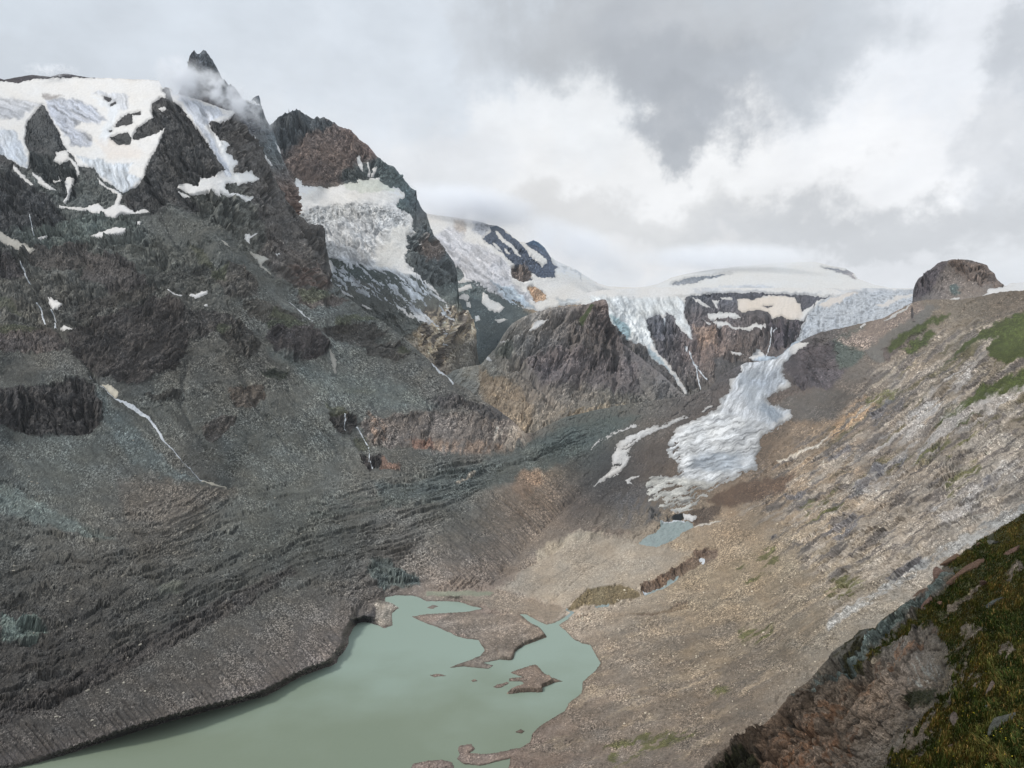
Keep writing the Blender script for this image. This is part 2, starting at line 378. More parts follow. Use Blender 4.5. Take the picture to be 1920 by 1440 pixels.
    def build(s, noiseamp=1.0, scale=1.0):
        P = s.base_points()
        du = np.gradient(P, axis=1); dv = np.gradient(P, axis=0); Nn = np.cross(du, dv)
        Nn /= np.linalg.norm(Nn, axis=-1, keepdims=True) + 1e-9
        view = P - np.array([0, 0, CAMZ]); fl = (Nn * view).sum(-1) > 0; Nn[fl] *= -1
        h = np.zeros(s.shape, f32); cs = np.zeros(s.shape, f32)
        tot = np.zeros(s.shape, f32)
        for a, wgt in s.dirw.items():
            nz = np.nonzero(wgt.max(0) > .02)[0]; nr_ = np.nonzero(wgt.max(1) > .02)[0]
            if len(nz) < 2 or len(nr_) < 2: continue
            w = (slice(nr_[0], nr_[-1] + 1), slice(nz[0], nz[-1] + 1)); g = wgt[w]
            h[w] += g * (s.dn(a, .55 * scale, 7, 11, ridged=True, gain=s.gain, w=w, asp=s.asp * (.55 if isinstance(a, str) else 1)) * 1.6 - .3 + .7 * s.dn(a, .2 * scale, 2, 12, asp=.4, w=w))
            lg = s.ledge(a, w, .9 * scale) + .6 * s.ledge(a, w, 2.1 * scale, 5)
            if isinstance(a, str): lg = lg * .9 + (.55 if a == 'flow' else .3) * s.ledge(a, w, .42, 9)
            h[w] += g * lg * LEDGE * s.lg * np.clip(s.Ar[w] * 1.1, .15, 1.4)
            cs[w] += g * (s.dn(a, 1.3 * scale, 5, 13, asp=.12, w=w) + .6 * s.dn(a, .35 * scale, 3, 14, asp=.2, w=w)); tot[w] += g
        X1 = s.NX + s.wx * 10; Y1 = s.NY + s.wy * 10
        iso = fbm(X1 / 26 * scale, Y1 / 17 * scale, 7, s.seed + 50, gain=s.gain + .03)
        rid = fbm(X1 / 40 * scale, Y1 / 30 * scale, 7, s.seed + 60, gain=s.gain + .01, ridged=True)
        h = RELIEF * (h * s.Ar * 6.5 + s.Ar * (rid * 5.0 - 1.2) * (1 - s.riso * np.clip(tot, 0, 1)) + s.Ai * iso * 4.2) + s.extra * 1.5
        if s.blk:
            bw = np.clip((s.Ar - .45) * 1.6, 0, 1.4) * s.blk
            cc = np.nonzero(bw.max(0) > .02)[0]; rr = np.nonzero(bw.max(1) > .02)[0]
            if len(cc) > 2 and len(rr) > 2:
                w = (slice(rr[0], rr[-1] + 1), slice(cc[0], cc[-1] + 1)); m_ = bw[w] > .02
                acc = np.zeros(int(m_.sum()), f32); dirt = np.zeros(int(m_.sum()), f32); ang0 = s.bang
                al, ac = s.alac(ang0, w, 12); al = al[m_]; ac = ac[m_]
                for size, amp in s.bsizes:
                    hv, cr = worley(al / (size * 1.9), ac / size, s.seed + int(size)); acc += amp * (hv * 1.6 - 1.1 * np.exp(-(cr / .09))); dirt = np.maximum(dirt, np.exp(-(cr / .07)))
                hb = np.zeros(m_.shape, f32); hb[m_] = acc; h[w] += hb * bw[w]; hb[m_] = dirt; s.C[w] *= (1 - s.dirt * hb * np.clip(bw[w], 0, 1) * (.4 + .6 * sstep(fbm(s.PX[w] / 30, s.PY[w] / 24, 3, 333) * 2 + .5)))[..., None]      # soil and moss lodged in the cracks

        edge = np.minimum(1, (np.arange(s.shape[0])[::-1] / s.edge))[:, None]
        h = h * (0.15 + .85 * edge)
        vd = np.abs((Nn * view).sum(-1)) / np.linalg.norm(view, axis=-1)
        s.h = h * noiseamp * np.clip(vd * 1.9, .22, 1)
        s.P = P + Nn * (s.h * s.Y / F)[..., None]
        s.N = Nn
        gr = rnd(s.shape, s.seed + 5); gr2 = rnd(s.shape, s.seed + 6)
        grain = (gr + gr2 - 1) * 2.8 + 1.3 * pn(s.PX / 2.6, s.PY / 2.2, 811) + 1.0 * pn(s.PX / 6, s.PY / 4.5, 812) + (gr > .99) * 3.5 - (gr < .01) * 2.0
        grain = grain * (.35 + 1.0 * sstep(fbm(s.PX / 70, s.PY / 45, 4, 813, gain=.6) * 1.8 + .5))
        iso2 = fbm(s.PX / 9, s.PY / 7, 4, s.seed + 70, gain=.75)
        mod = np.exp(s.Cs * (cs * 1.7 + iso2 * 1.8) + s.sp * 1.9 * grain - .12 * s.sp)
        warm = fbm(s.PX / 50, s.PY / 30, 3, s.seed + 71)[..., None] * np.array([.07, .0, -.08], f32)
        Lx = np.array([math.sin(_a0) * math.cos(_e0), math.cos(_a0) * math.cos(_e0), math.sin(_e0)])
        du = np.gradient(P, axis=1); k = np.ones(31) / 31
        nl = np.clip((Nn * Lx).sum(-1) + .12, 0.02, None); q = 8        # mean light on the smooth slope: turns seen colour into albedo
        E = (.64 + .16 * np.clip(Nn[..., 2], -1, 1)) + sd.energy / math.pi * nl * .85
        s.E = E[..., None].astype(f32)
        s.C = s.C * (ILLUM / s.E) * (1 + .55 * np.clip(s.Ar - .5, 0, 1.2))[..., None]
        if hasattr(s, 'I'): s.I = s.I * (ILLUM / s.E)
        s.Cf = np.clip(s.C * np.clip(mod, .12, 3.6)[..., None] * (1 + warm), .003, .95)
        return s
    def faces(s, mask=None):
        r, c = s.shape; i = np.arange((r - 1) * (c - 1)).reshape(r - 1, c - 1); j = (i // (c - 1)) * c + (i % (c - 1))
        q = np.stack([j, j + 1, j + 1 + c, j + c], -1)
        if mask is not None: q = q[mask]
        return q.reshape(-1, 4)
    def cellc(s):
        return (s.PX[:-1, :-1] + s.PX[1:, 1:]) / 2, (s.PY[:-1, :-1] + s.PY[1:, 1:]) / 2
    def back(s, cols=None, depth=.10, drop=.16):
        """the far side of the crest, falling away behind it"""
        top = s.P[-1]; n = 7; k = (np.arange(1, n + 1) / n)
        bx = [top]
        nz = fbm(top[:, 0] / (top[:, 1] * .02), top[:, 1] * 0, 4, s.seed + 33)
        for i, kk in enumerate(k):
            sc = 1 + depth * kk
            p = top * np.array([sc, sc, 1]); p[:, 2] = top[:, 2] - top[:, 1] * drop * kk * (0.5 + .5 * kk) * (1 + .3 * nz)
            bx.append(p)
        return np.stack(bx, 0)
    def emit(s, name, mask=None, mat=None, back=True, smooth=False):
        V = s.P.reshape(-1, 3); Fc = s.faces(mask); Cc = s.Cf.reshape(-1, 3)
        if back:
            B = s.back(); r, c = B.shape[:2]; off = len(V); m = s.shape[1]
            V = np.vstack([V, B[1:].reshape(-1, 3)]); Cc = np.vstack([Cc, np.tile(s.Cf[-4], (r - 1, 1))])
            idx = np.vstack([np.arange((s.shape[0] - 1) * m, s.shape[0] * m)[None], off + np.arange((r - 1) * m).reshape(r - 1, m)])
            q = np.stack([idx[:-1, :-1], idx[:-1, 1:], idx[1:, 1:], idx[1:, :-1]], -1)
            if mask is not None: q = q[:, mask[-1]]
            Fc = np.vstack([Fc, q.reshape(-1, 4)])
        return make_mesh(name, V, Fc, mat or M_ROCK, Cc, smooth)
    def overlay(s, name, m, colr, mat, hmax=1.0, k=.5, smooth=True, w=None):
        """a layer lying on the surface where m > 0; its rim dips under the ground at m = 0"""
        w = w or (slice(None), slice(None))
        c = np.maximum.reduce([m[:-1, :-1], m[1:, :-1], m[:-1, 1:], m[1:, 1:]]) > -1.2
        if c.sum() < 4: return None
        hh = np.clip(m * k, -1.5, hmax); n = m.shape
        P = s.P[w] + s.N[w] * (hh * s.Y[w] / F)[..., None]
        i = np.arange((n[0] - 1) * (n[1] - 1)).reshape(n[0] - 1, n[1] - 1); j = (i // (n[1] - 1)) * n[1] + (i % (n[1] - 1))
        Fc = np.stack([j, j + 1, j + 1 + n[1], j + n[1]], -1)[c]
        return make_mesh(name, P.reshape(-1, 3), Fc, mat, np.broadcast_to(colr, P.shape).reshape(-1, 3), smooth)
# ------------------------------------------------------------------ snow and ice on a sheet
SNOW = (229, 226, 222)
def snow_mask(s, polys, holes=(), warp=2.5, thr=None, rag=None):
    w = s.win([q for pp in polys for q in pp], 8)
    if w is None: return None, None
    X, Y = s.warped(w, warp * 1.8); X += s.wf[0][w] * warp * .8; Y += s.wf[1][w] * warp * .8
    m = np.full(X.shape, -40., f32)
    for p in polys: m = np.maximum(m, sdf(p, X, Y))
    for p in holes: m = np.minimum(m, -sdf(p, X, Y))
    if thr is not None:
        for (poly, ang, freq, lvl, amp) in thr:
            zz = sstep(sdf(poly, X, Y, 60) / 14 + .5)
            nn = (s.dn(ang, freq, 5, 41, asp=.16, w=w) * .7 + .5 * s.dn(ang, freq * 3, 4, 43, asp=.25, w=w) - lvl) * amp
            m = np.where(zz > 0.01, np.minimum(m, nn * zz + m * (1 - zz)), m)
    if rag: m += np.where(np.abs(m) < 22, rag[1] * (s.dn(rag[0], 1.8, 5, 45, asp=.12, w=w) - .05), 0).astype(f32)
    m += np.where(np.abs(m) < 14, 2.4 * fbm(X / 5, Y / 4, 3, 733, gain=.7), 0).astype(f32)
    return w, m
def damp(s, w, m, Ar=.1, Ai=.25):
    wgt = sstep(m / 4 + .5)
    s.Ar[w] += wgt * (Ar - s.Ar[w]); s.Ai[w] += wgt * (Ai - s.Ai[w])
def icecol(s, base=SNOW):
    s.I = np.empty(s.shape + (3,), f32); s.I[:] = alb(base)
    s.wf = (pn(s.PX / 5, s.PY / 5, 901), pn(s.PX / 5, s.PY / 5, 902))
def icezone(s, poly, colr, f=10, warp=5, ang=None, Ar=.8, Ai=.8, contrast=.35, amt=1.0, freq=1.0, line=None, width=3):
    s.zone(poly, colr, f=f, warp=warp, Ar=Ar * .6, Ai=Ai * .6, ang=ang, amt=amt, line=line, width=width, icecol=True, contrast=contrast * 1.7, freq=freq)
def ice_finish(s):
    soft = fbm(s.PX / 45, s.PY / 25, 5, s.seed + 25)
    rough_ = np.clip(s.Ar * 2.5, 0, 1)[..., None]; s.I = s.I * np.exp((.03 + .10 * rough_) * (2.0 * pn(s.PX / 2.6, s.PY / 2.0, 821) + (rnd(s.shape, 822) - .5) * 1.4)[..., None])
    s.I *= (1 + .05 * soft[..., None] * np.array([.3, 1, 2.0], f32)) * (1 + .03 * (rnd(s.shape, s.seed + 26)[..., None] - .5) * 2)
    s.I = np.clip(s.I, .01, .93)

# ================================================================== A: the main basin, both flanks and the valley floor
A_TOP = [(-60,150),(0,147),(8,149),(30,145),(60,140),(95,144),(110,139),(125,138),(145,142),(165,145),(200,147),(250,149),(298,151),(306,166),(312,162),(320,166),(326,176),
 (345,180),(372,188),(400,198),(425,208),(436,208),(447,218),(465,248),(490,283),(515,333),(533,368),(555,398),(580,419),(600,421),(609,429),(612,470),(614,500),(619,528),(640,548),(690,588),(720,606),(740,621),(765,640),
 (790,662),(820,690),(850,715),(880,730),(900,748),(930,765),(960,788),(985,812),(1000,811),(1030,795),(1060,782),(1120,768),(1180,757),(1250,747),(1290,742),(1330,728),(1350,705),(1380,688),(1400,681),(1430,678),(1458,674),
 (1468,664),(1482,652),(1493,644),(1515,633),(1540,622),(1580,614),(1620,605),(1655,597),(1685,581),(1711,567),(1735,562),(1760,561),(1800,562),(1835,556),(1870,548),(1900,545),(1990,542)]
def lake_z(px, py, z=0.0):      # distance at which a ray meets height z
    return F * (CAMZ - z) / (py - 720)
A_CTRL = [(0,1445,530),(0,1250,632),(0,1150,735),(0,1050,870),(0,950,1100),(0,900,1250),(0,820,1450),(0,760,1500),(0,700,1650),(0,620,1750),(0,540,2000),(0,470,2150),(0,330,2500),(0,230,2900),(0,155,3500),
 (150,1300,622),(300,1250,672),(150,1180,735),(500,1220,735),(300,1150,815),(300,1080,920),(300,1000,1080),(300,950,1250),(300,900,1420),(350,850,1550),(300,760,1700),(300,700,1800),(300,600,1950),(300,500,2150),(300,400,2400),(300,300,2600),(310,165,3000),(150,250,2850),(150,600,1850),
 (150,450,2250),(160,770,1560),(100,330,2550),
 (600,1200,765),(600,1150,830),(600,1100,930),(650,1050,1080),(600,1000,1200),(600,940,1400),(500,910,1550),(600,880,1750),(600,800,1900),(600,700,2200),(600,600,2500),(600,500,2700),(600,430,2900),(450,300,2750),(440,215,2850),(540,380,2850),
 (430,910,1600),(450,780,1800),(450,600,2100),(450,450,2400),(400,350,2500),
 (700,870,1850),(800,845,2000),(900,845,2150),(980,825,2300),(900,780,2500),(800,700,2700),(740,625,2800),
 (800,920,1650),(800,1000,1330),(850,1060,1090),(780,1095,1035),(900,1000,1380),(930,1080,1062),(1000,960,1480),(1050,900,1780),(1100,850,2200),(1100,800,2700),(1000,815,2350),(1250,760,3200),(1200,800,2720),(1300,748,3450),(1340,735,3650),(1400,690,4200),(1460,675,4500),
 (1250,950,1560),(1150,950,1580),(1150,880,1970),(1300,900,1900),(1300,850,2230),(1400,800,2750),(1450,760,3250),(1400,880,2020),(1350,960,1500),(1250,1000,1350),(1180,990,1400),
 (1050,1080,1050),(1080,1020,1220),(1000,1090,1040),(1130,1110,975),(1200,1080,1045),(1300,1050,1090),(1080,1140,915),
 (1300,1100,890),(1400,1050,950),(1400,1200,650),(1300,1300,585),(1200,1300,635),(1200,1440,512),(1400,1440,430),(1080,1440,532),(1150,1200,790),(1150,1300,655),
 (1500,1150,720),(1540,1170,640),(1600,1300,430),(1700,1200,450),(1800,1200,380),(1800,1440,300),(1500,950,1180),(1400,950,1380),(1500,850,1800),(1600,800,1550),(1700,900,820),(1700,750,1350),(1800,800,980),(1900,950,560),(1900,850,740),(1900,750,930),(1900,650,1150),(1900,560,1700),
 (1750,620,2000),(1650,680,2500),(1550,720,3200),(1480,780,3000),(1480,700,3950),(1480,655,4300),(1540,622,4000),(1600,608,3600),(1655,600,3200),(1711,568,2700),(1760,562,2350),(1835,558,2050),(1990,1000,420),(1990,700,900),(-60,600,1700),(-60,1000,880)]
LAKE = [(-80,1462),(60,1434),(147,1408),(200,1390),(300,1358),(360,1342),(417,1327),(500,1305),(540,1282),(560,1271),(600,1255),(617,1250),(632,1244),(635,1232),(648,1218),(654,1207),(654,1195),(662,1178),(670,1168),(685,1166),(708,1172),(722,1178),(735,1173),(735,1150),(748,1140),(735,1131),(722,1128),(722,1120),(740,1117),(775,1117),(790,1122),
 (800,1128),(830,1127),(860,1129),(880,1135),(905,1141),(880,1147),(850,1149),(800,1151),(772,1156),(790,1165),(802,1170),(825,1178),(850,1190),(870,1197),(898,1200),(903,1210),(909,1220),(900,1230),(880,1238),(860,1245),(842,1252),(870,1250),(915,1254),(925,1248),(905,1243),(935,1238),(958,1237),(963,1225),(970,1217),(990,1208),(1010,1200),(1025,1195),(1020,1188),(1012,1177),(990,1165),(973,1152),(985,1152),
 (1010,1165),(1025,1171),(1040,1168),(1060,1157),(1066,1160),(1048,1172),(1060,1182),(1075,1198),(1090,1206),(1107,1210),(1118,1230),(1127,1243),(1115,1260),(1093,1278),(1090,1300),(1065,1320),(1060,1332),(1035,1348),(1015,1360),(998,1375),(994,1392),(975,1404),(958,1412),(956,1430),(950,1462)]
ISLES = {'main': [(957,1262),(976,1253),(1002,1247),(1008,1249),(1020,1262),(1035,1271),(1056,1278),(1037,1281),(1017,1290),(1017,1298),(994,1298),(950,1301),(956,1294),(985,1285),(979,1278),(954,1278),(956,1272),(979,1269)],
 'sliver': [(925,1289),(935,1283),(950,1279),(955,1281),(940,1289),(930,1291)],
 'bar': [(806,1266),(818,1264),(830,1265),(838,1267),(815,1270)],
 'isthmus': [(858,1405),(862,1398),(884,1395),(889,1405),(880,1412),(905,1414),(935,1412),(960,1405),(985,1400),(985,1412),(956,1422),(925,1430),(900,1436),(870,1433),(858,1424),(862,1415)],
 'spit': [(762,1450),(775,1432),(800,1427),(830,1424),(848,1430),(854,1450)],
 'speck': [(966,1373),(976,1367),(984,1371),(978,1376)],
 'speck2': [(884,1276),(892,1274),(896,1277),(888,1279)],
 'shoal': [(800,1140),(812,1135),(822,1137),(812,1142)]}
A = Sheet(-40, 1975, A_TOP, smooth_top=True, bottom=[(-60,1470),(1990,1470)], ctrl=A_CTRL, seed=1, topn=lambda x: np.where(x < 300, .5, np.where(x < 620, 2.6, np.where(x<1460, 1.2, 2.0))))
A.base_colour([(0,1380,(80,74,70)),(150,1300,(76,72,68)),(150,1200,(68,65,61)),(400,1250,(92,86,80)),(560,1230,(108,98,92)),(600,1150,(98,92,86)),(300,1100,(76,76,71)),(0,1100,(72,72,68)),(100,1000,(88,88,82)),(400,1000,(82,83,77)),(600,970,(86,89,83)),(100,900,(86,93,89)),(250,860,(88,93,90)),(330,935,(98,90,80)),(30,850,(80,88,87)),(450,850,(88,93,89)),
 (550,780,(92,96,91)),(650,750,(101,107,103)),(750,750,(96,98,93)),(850,790,(96,92,87)),(950,800,(110,100,92)),(750,870,(98,97,90)),(850,900,(84,91,87)),(750,970,(100,98,92)),(850,1020,(108,102,94)),(950,950,(118,106,95)),(1010,900,(128,112,97)),(1050,850,(86,89,86)),(1150,775,(92,93,88)),(1080,960,(102,92,86)),(1170,950,(96,91,88)),(1200,860,(90,83,80)),
 (700,1060,(84,82,78)),(930,1050,(106,95,87)),(1050,1080,(178,163,147)),(1150,1050,(172,158,142)),(1250,1040,(163,148,128)),(1300,1100,(164,149,129)),(1200,1200,(152,138,122)),(1150,1350,(140,126,113)),(1400,1100,(165,151,131)),(1400,1300,(134,124,113)),(1500,1030,(158,147,131)),(1500,1200,(139,131,119)),(1350,1000,(160,144,124)),(1450,880,(126,112,98)),
 (1550,950,(160,148,134)),(1620,900,(146,137,128)),(1700,930,(154,146,138)),(1850,850,(150,145,140)),(1700,780,(144,136,128)),(1600,790,(126,117,110)),(1530,810,(146,130,112)),(1500,720,(100,94,95)),(1600,680,(104,100,98)),(1650,640,(130,121,113)),(1800,620,(126,120,111)),(1900,580,(110,102,93)),(1900,700,(133,126,115)),(1850,970,(148,146,144)),(1350,880,(120,108,98)),
 (50,600,(88,86,78)),(250,650,(80,77,73)),(100,500,(86,88,84)),(350,520,(86,87,80)),(250,450,(90,94,88)),(100,400,(84,90,88)),(400,450,(88,90,83)),(350,300,(72,72,70)),(450,380,(84,87,82)),(550,450,(78,76,72)),(520,570,(92,97,94)),(650,600,(92,98,95)),(750,670,(94,96,91)),(500,680,(92,90,82)),(600,710,(96,100,94)),(300,760,(84,88,83)),(200,350,(82,86,84)),(20,330,(72,72,72)),(900,740,(98,96,90)),(850,1120,(150,130,115)),(950,1190,(142,122,108))], desat=.2, tint=(1.03, 1.0, .94))
z = A.zone
_r = sstep((A.PX - 1180) / 160) * sstep((A.PX * .75 + A.PY - 1750) / 120 + .5)
A.C *= (1 + _r[..., None] * (np.array([.92, .875, .825], f32) - 1))
A.field('flow', [(0, [(-60,925),(100,975),(200,998),(300,985),(430,925),(560,905),(700,888),(850,862),(960,846),(1060,808),(1150,782),(1260,764)]), (95, [(-60,1085),(150,1065),(300,1030),(450,1000),(600,960),(750,928),(900,898),(1000,868),(1100,832),(1180,802),(1280,772)]),
 (190, [(-60,1225),(150,1180),(300,1120),(450,1075),(600,1020),(740,985),(850,950),(950,900),(1050,862),(1130,836),(1230,795)]), (300, [(-60,1350),(150,1282),(300,1195),(450,1120),(560,1065),(680,1040)]), (400, [(-60,1450),(150,1400),(300,1350),(500,1290),(640,1220)])])
A.field('beds', [(0, [(1440,830),(1480,800),(1600,700),(1720,600),(1790,575),(1980,550)]), (90, [(1330,965),(1400,920),(1560,820),(1700,720),(1850,615),(1980,560)]), (190, [(1250,1060),(1330,1035),(1500,950),(1650,860),(1800,740),(1980,620)]),
 (280, [(1150,1180),(1250,1150),(1450,1080),(1600,990),(1750,890),(1980,740)]), (370, [(1050,1310),(1150,1280),(1400,1200),(1550,1110),(1700,1010),(1980,830)]), (480, [(970,1450),(1100,1420),(1300,1340),(1450,1260),(1600,1150),(1980,930)]), (560, [(1200,1500),(1400,1400),(1600,1280),(1980,1050)])])
# --- overall grain directions: scree on the left falls to the right, slabs on the right rise to the right
z([(-80,560),(620,560),(1000,830),(700,900),(430,930),(200,980),(-80,860)], f=60, ang=47, Ar=.34, Ai=.4, sp=.22, Cs=.3)
z([(-80,860),(200,960),(430,915),(700,880),(1000,840),(1120,800),(1040,900),(930,1080),(800,1110),(640,1240),(-80,1460)], f=40, ang='flow', Ar=.8, Ai=.4, sp=.22, Cs=.26)
z([(-80,1400),(150,1290),(330,1200),(520,1110),(640,1130),(650,1240),(500,1310),(300,1370),(-80,1470)], f=40, ang=40, Ar=.25, Ai=.3, sp=.3)
z([(800,1080),(840,960),(960,880),(1060,850),(1100,870),(1080,930),(990,1010),(930,1080)], f=30, ang=52, Ar=.45, Ai=.15, sp=.2, Cs=.3)
z([(1060,900),(1150,830),(1260,830),(1230,980),(1180,1000),(1060,1010),(940,1080),(1000,1010)], f=25, ang=140, Ar=.5, Ai=.9)
z([(960,1250),(1100,1140),(1200,1120),(1320,1020),(1500,900),(1600,1000),(1560,1170),(1440,1300),(1300,1480),(960,1480)], f=60, ang='beds', Ar=.4, Ai=.4, sp=.17, Cs=.2)
z([(1380,900),(1500,780),(1700,640),(1990,540),(1990,960),(1560,1170),(1500,1010)], f=50, ang='beds', Ar=1.05, Ai=.45, Cs=.34, sp=.14)
for p_, t_, c_ in (([(1380,960),(1500,860),(1700,640),(1990,560),(1990,960),(1560,1170),(1480,1000)], .08, (160,150,138)), ([(1400,900),(1500,820),(1700,640),(1990,560),(1990,900),(1560,1100),(1440,1000)], .12, (98,92,88))):
    z(p_, c_, f=40, thr=('beds', 1.1 if t_ < .1 else 1.3, t_ - .03), amt=.85)
z([(1560,800),(1700,680),(1990,560),(1990,760),(1700,900),(1560,900)], (96,90,62), f=40, thr=('beds', .9, .2), amt=.7)
z([(-80,400),(280,400),(330,540),(200,620),(-80,600)], f=30, ang=170, Ar=1.4, Ai=1.5, Cs=.25)
z([(330,150),(440,200),(620,430),(640,560),(560,560),(470,480),(400,420),(320,420),(260,370),(300,240)], f=25, ang=58, Ar=1.2, Ai=1.0, Cs=.25)
z([(-80,300),(280,350),(280,460),(-80,460)], colr=(84,90,86), f=20, amt=.6, Ar=1.5, Ai=2.0, Cs=.32)
z([(20,430),(200,400),(260,420),(150,470),(60,460)], colr=(96,106,98), f=16, amt=.6, Cs=.4)
# --- rocky cones of the near ridge
z([(318,166),(330,200),(362,240),(395,285),(422,312),(415,328),(370,342),(345,362),(380,400),(300,420),(250,400),(225,372),(262,348),(275,315),(292,280),(312,246),(255,262),(258,240),(288,220),(284,195),(305,183)], (70,68,66), f=5, warp=3, Ar=1.1, Ai=1.2, ang=62, Cs=.3)
z([(80,197),(88,210),(104,235),(110,255),(124,282),(100,286),(80,275),(52,275),(48,245),(50,230),(68,208)], (64,66,66), f=4, warp=2, Ar=1.0, Ai=1.2, ang=75, Cs=.3)
z([(54,286),(100,290),(140,315),(150,340),(130,380),(100,350),(60,322)], (66,70,68), f=6, warp=4, Ar=1.3, Ai=1.3, ang=40)
z([(-60,300),(40,330),(110,385),(120,420),(40,430),(-60,430)], (66,66,66), f=14, warp=6, ang=40, Ar=1.2)
z([(436,208),(470,255),(515,335),(560,402),(606,425),(607,480),(622,532),(570,520),(500,440),(455,345),(400,255),(420,225)], (80,76,72), f=12, warp=5, ang=62, Ar=1.2, Ai=.8)
z([(500,440),(560,470),(620,535),(560,540),(520,520),(490,470)], (88,80,74), f=14, ang=40, amt=.8)
z([(540,500),(600,500),(618,540),(560,545)], (108,88,78), f=12, amt=.7, thr=(10,1.5,-.05))
z([(250,400),(330,395),(420,430),(480,500),(560,570),(500,560),(430,520),(380,470),(280,440)], (88,90,84), f=25, ang=40, Ar=.4, Ai=.6, amt=.9)
# --- cliffs of the lower left flank
CL = [([(-60,735),(0,728),(60,722),(130,712),(178,718),(188,750),(195,790),(175,812),(110,818),(50,815),(0,795),(-60,790)], (64,60,58), 88, 1.9),
 ([(125,625),(150,612),(200,590),(280,560),(330,565),(360,600),(355,640),(345,670),(330,690),(290,700),(270,718),(235,722),(190,705),(165,685),(145,670),(125,650)], (72,66,62), 150, 1.6),
 ([(55,470),(100,460),(170,460),(165,480),(145,503),(90,507),(55,500)], (82,76,70), 160, 1.7),
 ([(-60,470),(30,478),(50,520),(20,522),(-60,500)], (74,68,66), 100, 1.5),
 ([(160,475),(225,482),(262,520),(292,547),(210,545),(150,520)], (76,70,66), 45, 1.5),
 ([(130,592),(150,570),(210,550),(290,543),(300,555),(220,570),(150,597)], (66,62,56), 165, 1.6),
 ([(-60,618),(60,612),(100,618),(120,635),(125,655),(80,660),(30,660),(-60,655)], (96,86,80), 92, 1.5),
 ([(498,615),(530,610),(570,615),(590,622),(620,650),(600,670),(570,672),(550,680),(520,660),(505,640)], (70,64,62), 80, 1.9),
 ([(412,605),(450,600),(470,620),(492,645),(475,670),(440,665),(415,640)], (68,64,58), 85, 1.7),
 ([(340,590),(400,580),(450,600),(420,620),(360,640)], (74,70,66), 60, 1.4),
 ([(270,520),(340,500),(400,490),(400,530),(340,545),(280,545)], (76,76,70), 170, 1.3),
 ([(600,622),(640,604),(700,612),(722,632),(690,642),(620,638)], (74,70,64), 175, 1.4),
 ([(660,640),(700,638),(750,650),(770,668),(740,678),(690,662)], (76,72,66), 10, 1.4),
 ([(420,500),(470,520),(480,560),(430,560),(410,530)], (78,74,68), 60, 1.3),
 ([(455,560),(500,570),(560,600),(540,612),(480,600),(450,580)], (82,78,70), 20, 1.3),
 ([(615,775),(640,770),(665,775),(670,795),(660,812),(640,815),(625,800)], (58,54,50), 90, 1.9),
 ([(430,725),(490,722),(495,745),(470,765),(445,760),(430,745)], (84,74,64), 120, 1.3),
 ([(385,790),(440,780),(440,800),(400,828),(382,820)], (80,74,68), 130, 1.2),
 ([(270,737),(300,738),(345,732),(338,748),(280,752)], (62,60,54), 170, 1.3),
 ([(485,690),(545,698),(535,713),(500,712)], (52,56,44), 15, 1.0),
 ([(560,540),(640,560),(650,570),(600,575),(560,570)], (96,86,78), 20, 1.2)]
for p, c, a, ar in CL: z(p, c, f=5, warp=6, ang=a, Ar=ar * .55, Ai=1.3, Cs=.3, sp=.15)
z([(672,792),(720,782),(800,770),(900,775),(960,785),(992,808),(985,842),(940,848),(860,850),(800,848),(770,838),(720,842),(690,830)], (112,102,94), f=8, ang=110, Ar=.9, Ai=1.3, Cs=.4)
z([(930,800),(985,800),(988,840),(930,846),(925,820)], (158,146,132), f=8, thr=(110,1.5,-.1))
z([(760,820),(850,825),(940,830),(970,848),(860,851),(770,840)], (140,118,100), f=8, thr=(100,1.6,-.1))
z([(770,822),(810,820),(815,842),(775,842)], (128,92,74), f=6, amt=.8)
z([(800,745),(860,748),(900,758),(940,765),(972,790),(930,785),(870,768),(800,768)], (76,72,70), f=8, Ar=1.2)
z([(675,853),(710,852),(715,875),(690,880)], (52,48,46), f=4, ang=90, Ar=1.5)
z([(712,858),(750,868),(750,880),(712,878)], (128,98,80), f=4, Ar=1.0)
z([(690,775),(720,790),(725,830),(700,830)], (128,104,86), f=8, thr=(60,1.5,0))
z([(1258,968),(1266,963),(1280,963),(1284,972),(1274,977),(1262,976)], (20,26,30), f=3, warp=1, Ar=.2)
z([(1215,950),(1258,960),(1262,976),(1235,980),(1215,970)], (88,86,82), f=5, Ar=1.2, Ai=1.2, thr=(20,2,-.1))
z([(960,1085),(1040,1020),(1110,1005),(1260,1030),(1200,1095),(1060,1120)], (148,134,118), f=16, thr=(150,1.5,.12), amt=.7)
z([(1020,1050),(1040,1020),(1050,1000),(1090,985),(1160,990),(1190,1005),(1120,1010),(1060,1030)], (122,110,100), f=8, thr=(130,1.6,-.05), amt=.8)
g_ = [([(1250,1420),(1330,1370),(1400,1330)], 4, 3), ([(1180,1200),(1300,1180),(1420,1130),(1500,1100)], 5, 2.5), ([(1060,1380),(1160,1350),(1280,1340),(1340,1310)], 5, 3), ([(1100,1260),(1180,1240),(1260,1240)], 4, 2.5), ([(1000,1110),(1040,1080),(1075,1060),(1110,1045)], 2.5, 2.0), ([(1040,1125),(1100,1070),(1160,1040)], 2, 1.5), ([(1120,1190),(1250,1170),(1330,1190),(1420,1170)], 3, 2.0), ([(1100,1320),(1200,1300),(1330,1310)], 3, 2)]
for l_ in g_: A.groove(*l_)
